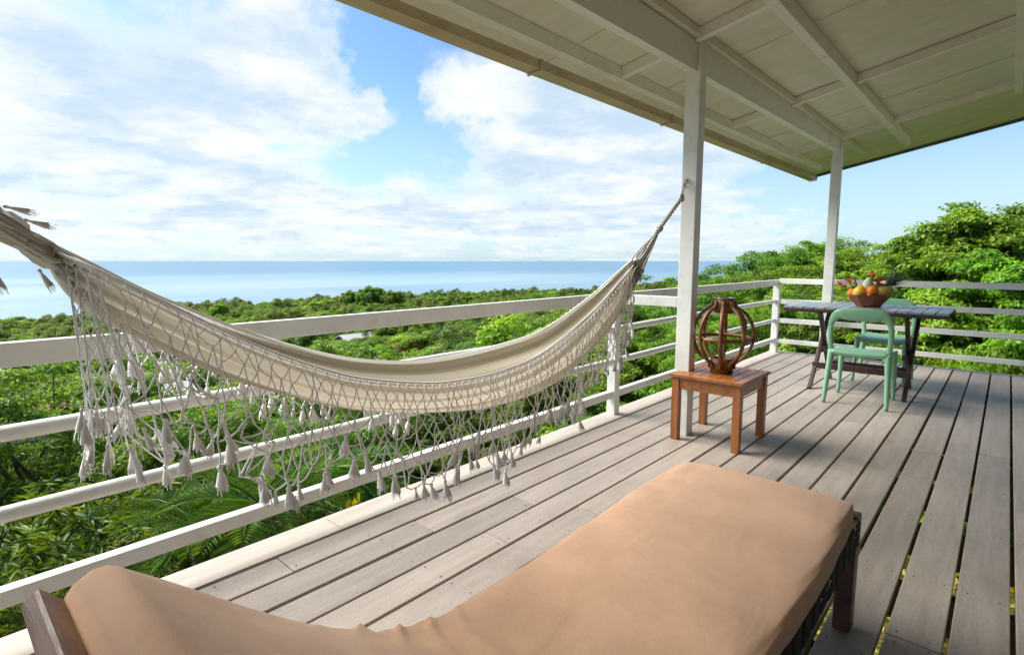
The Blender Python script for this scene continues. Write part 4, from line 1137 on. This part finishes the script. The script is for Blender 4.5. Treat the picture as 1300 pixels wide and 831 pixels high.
# palms: fronds with paired leaflets
def frond(mesh_pts, r, L, n, lean, mat_tint, lists, base, azm, droop):
    d0 = np.array([math.cos(azm) * math.cos(lean), math.sin(azm) * math.cos(lean), math.sin(lean)])
    pts = []; p = np.array(base, float); d = d0.copy()
    for i in range(n):
        pts.append((p.copy(), d.copy())); p = p + d * (L / n); d[2] -= droop / n; d /= np.linalg.norm(d)
    side = np.array([-math.sin(azm), math.cos(azm), 0])
    for i, (p, d) in enumerate(pts):
        t_ = i / n
        if t_ < .12: continue
        ll = L * .26 * math.sin(math.pi * (t_ * .86 + .12)) + .05
        for s in (-1, 1):
            D = d * .65 + side * s * .8 + np.array([0, 0, .18]) + r.normal(size=3) * .05
            lists[0].append(p); lists[1].append(D); lists[2].append(np.cross(side * s, d) * s + np.array([0, 0, 1.0]))
            lists[3].append(ll); lists[4].append(.024 + .012 * (L > 1.6)); lists[5].append(.35 + r.random() * .45)
    return [tuple(q[0]) for q in pts]
def palm(x, y, zcrown, L, nfr, label, seed, trunk_r=.09, mat='leaf_palm', lean0=.9):
    r = np.random.default_rng(seed); gz = float(ground_z(x, y)) - .2
    o = thing('palm', (x, y, gz), label, 'palm'); H = zcrown - gz
    lists = [[], [], [], [], [], []]; rac = MB()
    for k in range(nfr):
        a = k * 2.4 + r.random() * .3; lean = lean0 - 1.0 * (k / nfr) + r.normal() * .1
        pts = frond(None, r, L * r.uniform(.8, 1.1), 34, lean, 0, lists, (0, 0, H), a, 1.1)
        rac.tube(pts[::3] + [pts[-1]], lambda t: .014 * (1 - .8 * t), 5, False)
    me = leaves_mesh('fronds', np.array(lists[0]), np.array(lists[1]), np.array(lists[2]), np.array(lists[3]), np.array(lists[4]), np.array(lists[5]), M[mat], .10)
    c = bpy.data.objects.new('fronds', me); col.objects.link(c); c.parent = o
    me2 = rac.mesh('frond_stems'); me2.materials.append(M[mat]); c = bpy.data.objects.new('frond_stems', me2); col.objects.link(c); c.parent = o
    tr = MB(); tr.tube([(0, 0, -.3), (0, 0, H * .5), (0, 0, H)], trunk_r, 10); me3 = tr.mesh('trunk'); me3.materials.append(M['bark'])
    c = bpy.data.objects.new('trunk', me3); col.objects.link(c); c.parent = o
p = atd(330, 615, 6.6); palm(p.x, p.y, p.z - .25, 1.35, 22, 'green palm with arching feather fronds below the hammock fringe', 21)
p = atd(420, 590, 8.2); palm(p.x, p.y, p.z - .2, 1.4, 20, 'palm with feather fronds behind the nearer palm, below the hammock low point', 22)
p = atd(250, 640, 7.2); palm(p.x, p.y, p.z - .3, 1.1, 16, 'small palm tucked between the mango trees', 23)
p = atd(569, 438, 75); palm(p.x, p.y, p.z + .2, 3.2, 22, 'lone spiky grey palm sticking out of the far woods', 24, .25, 'leaf_grey', 1.35)

# the woods: single trees out to about 120 m, then one mass down to the coast
def pix(x, y, z):
    d = Vector((x, y, z)) - CAM; k = d.dot(FW)
    if k < .1: return None
    return CXP + FPX * d.dot(RT) / k, CYP - FPX * d.dot(UPV) / k
keys = ['round_a', 'round_b', 'round_c', 'umbrella', 'umbrella_b']; wts = [.30, .22, .18, .18, .12]
LBL = {'round_a': ('woodland_tree', 'mid green rounded tree in the woods below the deck'), 'round_b': ('woodland_tree', 'light green rounded tree in the woods below the deck'),
       'round_c': ('woodland_tree', 'olive green domed tree in the woods below the deck'), 'umbrella': ('umbrella_tree', 'wide flat topped green tree in the woods below the deck'),
       'umbrella_b': ('umbrella_tree', 'flat topped bright green tree in the woods below the deck')}
occupied = [(o.location.x, o.location.y, 2.2) for o in col.objects if o.get('category') in ('tree', 'palm')]
HOUSES = [  # u, v at the roof, distance, size, roof material, label
 (452, 423, 150, 9, 'house_roof_pale', 'small white walled house with a pale roof among the far trees'),
 (545, 431, 120, 5, 'house_roof_blue', 'little hut with a blue roof among the far trees'),
 (512, 436, 112, 5, 'house_roof_red', 'little hut with a red roof among the far trees'),
 (172, 492, 46, 6, 'house_roof_pale', 'white walled house with a pale roof seen through the hammock net'),
 (60, 512, 40, 5, 'house_roof_red', 'house with a red brown roof hidden in the trees behind the railing'),
 (840, 455, 60, 7, 'house_roof_red', 'house with a clay red roof seen between the rails left of the hammock post'),
 (355, 418, 190, 8, 'house_roof_pale', 'pale roofed house farthest out in the woods')]
houses_xy = []
for u, v, d, s, rm, lab in HOUSES:
    p = atd(u, v, d); houses_xy.append((p.x, p.y, s, p.z))
MARKS = [(a, b, t_) for (a, b, *_), t_ in zip(houses_xy, ('the pale roofed house', 'the blue roofed hut', 'the red roofed hut', 'the white house behind the net',
         'the red brown house', 'the clay roofed house', 'the farthest pale house'))]
for u_, v_, d_, t_ in ((569, 438, 75, 'the lone grey palm'), (600, 432, 70, 'the nearer utility pole'), (720, 418, 80, 'the farther utility pole'),
                       (60, 447, 23, 'the dark dense shade tree'), (1000, 308, 24, 'the wide feathery tree'), (1222, 258, 19, 'the pointed layered tree'), (690, 455, 17, 'the hammock foot end')):
    p_ = atd(u_, v_, d_); MARKS.append((p_.x, p_.y, t_))
tries = 0; rt = random.Random(77)
placed = []
def far_ok(x, y, mind):
    return all((x - a) ** 2 + (y - b) ** 2 > mind * mind for a, b in placed)
cellsz = 6.0; cells = {}
def ok(x, y, md):
    cx_, cy_ = int(x // cellsz), int(y // cellsz)
    for i in range(cx_ - 2, cx_ + 3):
        for j in range(cy_ - 2, cy_ + 3):
            for a, b in cells.get((i, j), ()):
                if (x - a) ** 2 + (y - b) ** 2 < md * md: return False
    cells.setdefault((cx_, cy_), []).append((x, y)); return True
count = 0
for k in range(9000):
    ang = rt.uniform(-.30, 1.75); d = 17 + 153 * math.sqrt(rt.random())     # angle left of +Y
    x, y = -math.sin(ang) * d, math.cos(ang) * d
    if any((x - a) ** 2 + (y - b) ** 2 < (c + 1.2) ** 2 for a, b, c in occupied): continue
    if any((x - a) ** 2 + (y - b) ** 2 < (s * .8) ** 2 for a, b, s, zz in houses_xy): continue
    if not ok(x, y, 4.8 if d < 45 else 7.4): continue
    gz = float(ground_z(x, y)); h = rt.uniform(5.5, 9.0); key = rt.choices(keys, wts)[0]
    if 'umb' in key: h = rt.uniform(5.5, 7.5)
    q_ = pix(x, y, gz + h)
    if q_ is None: continue
    u, v = q_
    # keep the open view: nothing may rise above the woods' own skyline
    lim = 402 - 8 * min(1, max(0, u) / 240) if u < 300 else (384 if u < 620 else 380 if u < 860 else 352)
    if d < 45 and u < 700: lim = 436
    if d < 28 and u < 640: lim = 470
    while v < lim and h > 3.2:
        h *= .9; u, v = pix(x, y, gz + h)
    if v < lim: continue
    # do not hide the houses
    if any(abs(math.atan2(-x, y) - math.atan2(-a, b)) < .55 * s / math.hypot(a, b) and d < math.hypot(a, b) and v < (pix(a, b, zz - 1.0) or (0, 0))[1] for a, b, s, zz in houses_xy): continue
    if u < -160 or u > 1460: continue
    rad = KINDS[key]['r'] * rt.uniform(.8, 1.25) * min(1, h / 6.0 + .1) * (1.0 if d < 45 else 1.3)
    nm, lab = LBL[key]
    da, db = min(((x - a) ** 2 + (y - b) ** 2, k2) for k2, (a, b, *_) in enumerate(MARKS))
    size = 'low ' if h < 4.6 else 'tall ' if h > 7.4 else ''
    lab = size + lab.split(' in the woods')[0] + (' beside ' if da < 90 else ' in the woods around ') + MARKS[db][2]
    place_tree(nm, key, x, y, gz + h, rad, lab, 'tree', 'trees in the woods below the deck')
    count += 1
    if count >= 290: break
print('woodland trees', count)

# distant forest as one mass (geometry nodes instances of the crowns)
pts = []; sc = []; rot = []; ki = []
def far_grid():
    for d0, d1, g in ((145, 600, 9.6), (600, 1100, 12.5), (1100, 2000, 17.)):
        for i in range(int(400 / g)):
            for j in range(int(2150 / g)):
                x = -396 + (i + rt.uniform(.05, .95)) * g; y = -60 + (j + rt.uniform(.05, .95)) * g
                if d0 <= math.hypot(x, y) < d1: yield x, y, math.hypot(x, y)
for x, y, d in far_grid():
    if x < -388 + 14 * math.sin(y * .012) + 8 * math.sin(y * .05): continue
    gz = float(ground_z(x, y)); s = rt.uniform(.95, 1.6) * (1.0 + min(d / 1800, .5))
    q_ = pix(x, y, gz + 8 * s)
    if q_ is not None and x < -215:
        vv = float(np.interp(q_[0], [0, 100, 180, 240, 330, 400, 470, 560, 650, 760, 850, 940], [398, 394, 387, 382, 377, 373, 368, 369, 366, 363, 355, 345])) + rt.uniform(0, 7) * min(1, 400 / d) + 20 * max(0, x + 372) / 150
        s = min(max((atd(q_[0], vv, d).z - gz) / 8, .8), 2.4)
    if q_ is None or q_[0] < -200 or q_[0] > 1500: continue
    if any(abs(math.atan2(-x, y) - math.atan2(-a, b)) < .55 * ss / math.hypot(a, b) and d < math.hypot(a, b) for a, b, ss, zz in houses_xy): continue
    pts.append((x, y, gz - .6)); sc.append(s); rot.append(rt.uniform(0, 6.28)); ki.append(rt.choices(range(5), wts)[0])
# the big tree that breaks the skyline and its neighbours
for u, v, d, s in ((470, 360, 330, 2.0), (497, 366, 325, 1.6), (445, 366, 335, 1.6), (415, 377, 320, 1.4), (400, 379, 315, 1.5), (278, 383, 300, 1.0), (560, 374, 360, 1.5), (590, 373, 400, 1.5), (720, 370, 480, 1.6), (760, 366, 520, 1.6)):
    p = atd(u, v, d); gz = float(ground_z(p.x, p.y)); pts.append((p.x, p.y, p.z - 8 * s)); sc.append(s); rot.append(1.); ki.append(1)
print('distant trees', len(pts))
me = bpy.data.meshes.new('distant_forest'); me.from_pydata(pts, [], [])
for nme, typ, dat in (('tscale', 'FLOAT', sc), ('trot', 'FLOAT', rot), ('tkind', 'INT', ki)):
    a_ = me.attributes.new(nme, typ, 'POINT'); a_.data.foreach_set('value', dat)
dfo = bpy.data.objects.new('distant_forest', me); col.objects.link(dfo)
tag(dfo, 'unbroken green forest running down to the sea behind the railing', 'forest', kind='stuff')
ng = bpy.data.node_groups.new('forest_instances', 'GeometryNodeTree')
ng.interface.new_socket('Geometry', in_out='INPUT', socket_type='NodeSocketGeometry')
ng.interface.new_socket('Geometry', in_out='OUTPUT', socket_type='NodeSocketGeometry')
gi = ng.nodes.new('NodeGroupInput'); gout = ng.nodes.new('NodeGroupOutput')
iop = ng.nodes.new('GeometryNodeInstanceOnPoints'); iop.inputs['Pick Instance'].default_value = True
gti = ng.nodes.new('GeometryNodeJoinGeometry')
crown_src = {}
for o in col.objects:
    if o.name.split('.')[0] == 'crown' and o.data.name.endswith('_crown'): crown_src.setdefault(o.data.name[:-6], o)
for key in reversed(keys):
    oi = ng.nodes.new('GeometryNodeObjectInfo'); oi.transform_space = 'ORIGINAL'; oi.inputs['As Instance'].default_value = True
    oi.inputs['Object'].default_value = crown_src[key]; ng.links.new(oi.outputs['Geometry'], gti.inputs[0])
def named(nm, typ):
    n = ng.nodes.new('GeometryNodeInputNamedAttribute'); n.data_type = typ; n.inputs['Name'].default_value = nm; return n.outputs['Attribute']
rc = ng.nodes.new('ShaderNodeCombineXYZ'); ng.links.new(named('trot', 'FLOAT'), rc.inputs[2])
ng.links.new(gi.outputs[0], iop.inputs['Points']); ng.links.new(gti.outputs[0], iop.inputs['Instance'])
ng.links.new(named('tkind', 'INT'), iop.inputs['Instance Index']); ng.links.new(rc.outputs[0], iop.inputs['Rotation'])
ng.links.new(named('tscale', 'FLOAT'), iop.inputs['Scale']); ng.links.new(iop.outputs[0], gout.inputs[0])
md = dfo.modifiers.new('forest', 'NODES'); md.node_group = ng

# ground cover beneath and around the deck
r = np.random.default_rng(31); n = 26000
gxx = r.uniform(-9, 4, n); gyy = r.uniform(-4, 13, n); gzz = ground_z(gxx, gyy) + r.random(n) * .18
P = np.stack([gxx, gyy, gzz], 1); D = unit(np.stack([r.normal(size=n), r.normal(size=n), r.uniform(.1, .9, n)], 1)); Nn = unit(np.stack([r.normal(size=n) * .5, r.normal(size=n) * .5, np.ones(n)], 1))
me = leaves_mesh('ground_cover', P, D, Nn, r.uniform(.10, .24, n), r.uniform(.04, .09, n), r.random(n), M['leaf_yellow'])
o = bpy.data.objects.new('ground_cover', me); col.objects.link(o); tag(o, 'low yellow green leaves covering the soil under the deck', 'ground cover', kind='stuff')
# ------------------------------------------------------------------ houses in the woods and a wire
def house(x, y, zr_, s, rm, label):
    gz = float(ground_z(x, y)) - .4; o = thing('house', (x, y, gz), label, 'house', 'houses among the trees')
    W_, D_ = s, s * .75; zw = zr_ - s * .16
    MB().box(x - D_ / 2, x + D_ / 2, y - W_ / 2, y + W_ / 2, gz, zw).build('wall', M['house_white'], o)
    q = MB(); e = .5
    vs = [(x - D_ / 2 - e, y - W_ / 2 - e, zw - .1), (x + D_ / 2 + e, y - W_ / 2 - e, zw - .1), (x + D_ / 2 + e, y + W_ / 2 + e, zw - .1), (x - D_ / 2 - e, y + W_ / 2 + e, zw - .1), (x, y - W_ / 2 - e, zr_), (x, y + W_ / 2 + e, zr_)]
    vs += [(a, b, c - .15) for a, b, c in vs]
    fs = [(0, 3, 5, 4), (1, 4, 5, 2), (6, 10, 11, 9), (7, 8, 11, 10), (0, 4, 10, 6), (4, 1, 7, 10), (3, 9, 11, 5), (5, 11, 8, 2), (0, 6, 9, 3), (1, 2, 8, 7)]
    q.add(vs, fs); q.build('roof', M[rm], o)
    for k in (-1, 1):
        MB().box(x + D_ / 2 - .02, x + D_ / 2 + .03, y + k * W_ * .25 - .45, y + k * W_ * .25 + .45, zw - 1.8, zw - .7).build('window', M['dark_edge'], o)
for (x, y, s, z), H in zip(houses_xy, HOUSES): house(x, y, z, s, H[4], H[5])
a, b = atd(600, 432, 70), atd(720, 418, 80)
q = MB(); q.tube([a.lerp(b, k / 16) - Vector((0, 0, 1.0 * (1 - (k / 8 - 1) ** 2))) for k in range(17)], .03, 5)
tag(q.build('power_line', M['dark_edge']), 'thin dark power line sagging across the far woods', 'wire')
for e in (a, b):
    gz = float(ground_z(e.x, e.y)); q = MB(); q.tube([(e.x, e.y, gz - .5), (e.x, e.y, e.z + .3)], .12, 8); q.bar((e.x - .7, e.y, e.z), (e.x + .7, e.y, e.z), .1, .1)
    tag(q.build('utility_pole', M['bark']), 'wooden utility pole holding the power line in the woods', 'pole', 'poles of the power line')
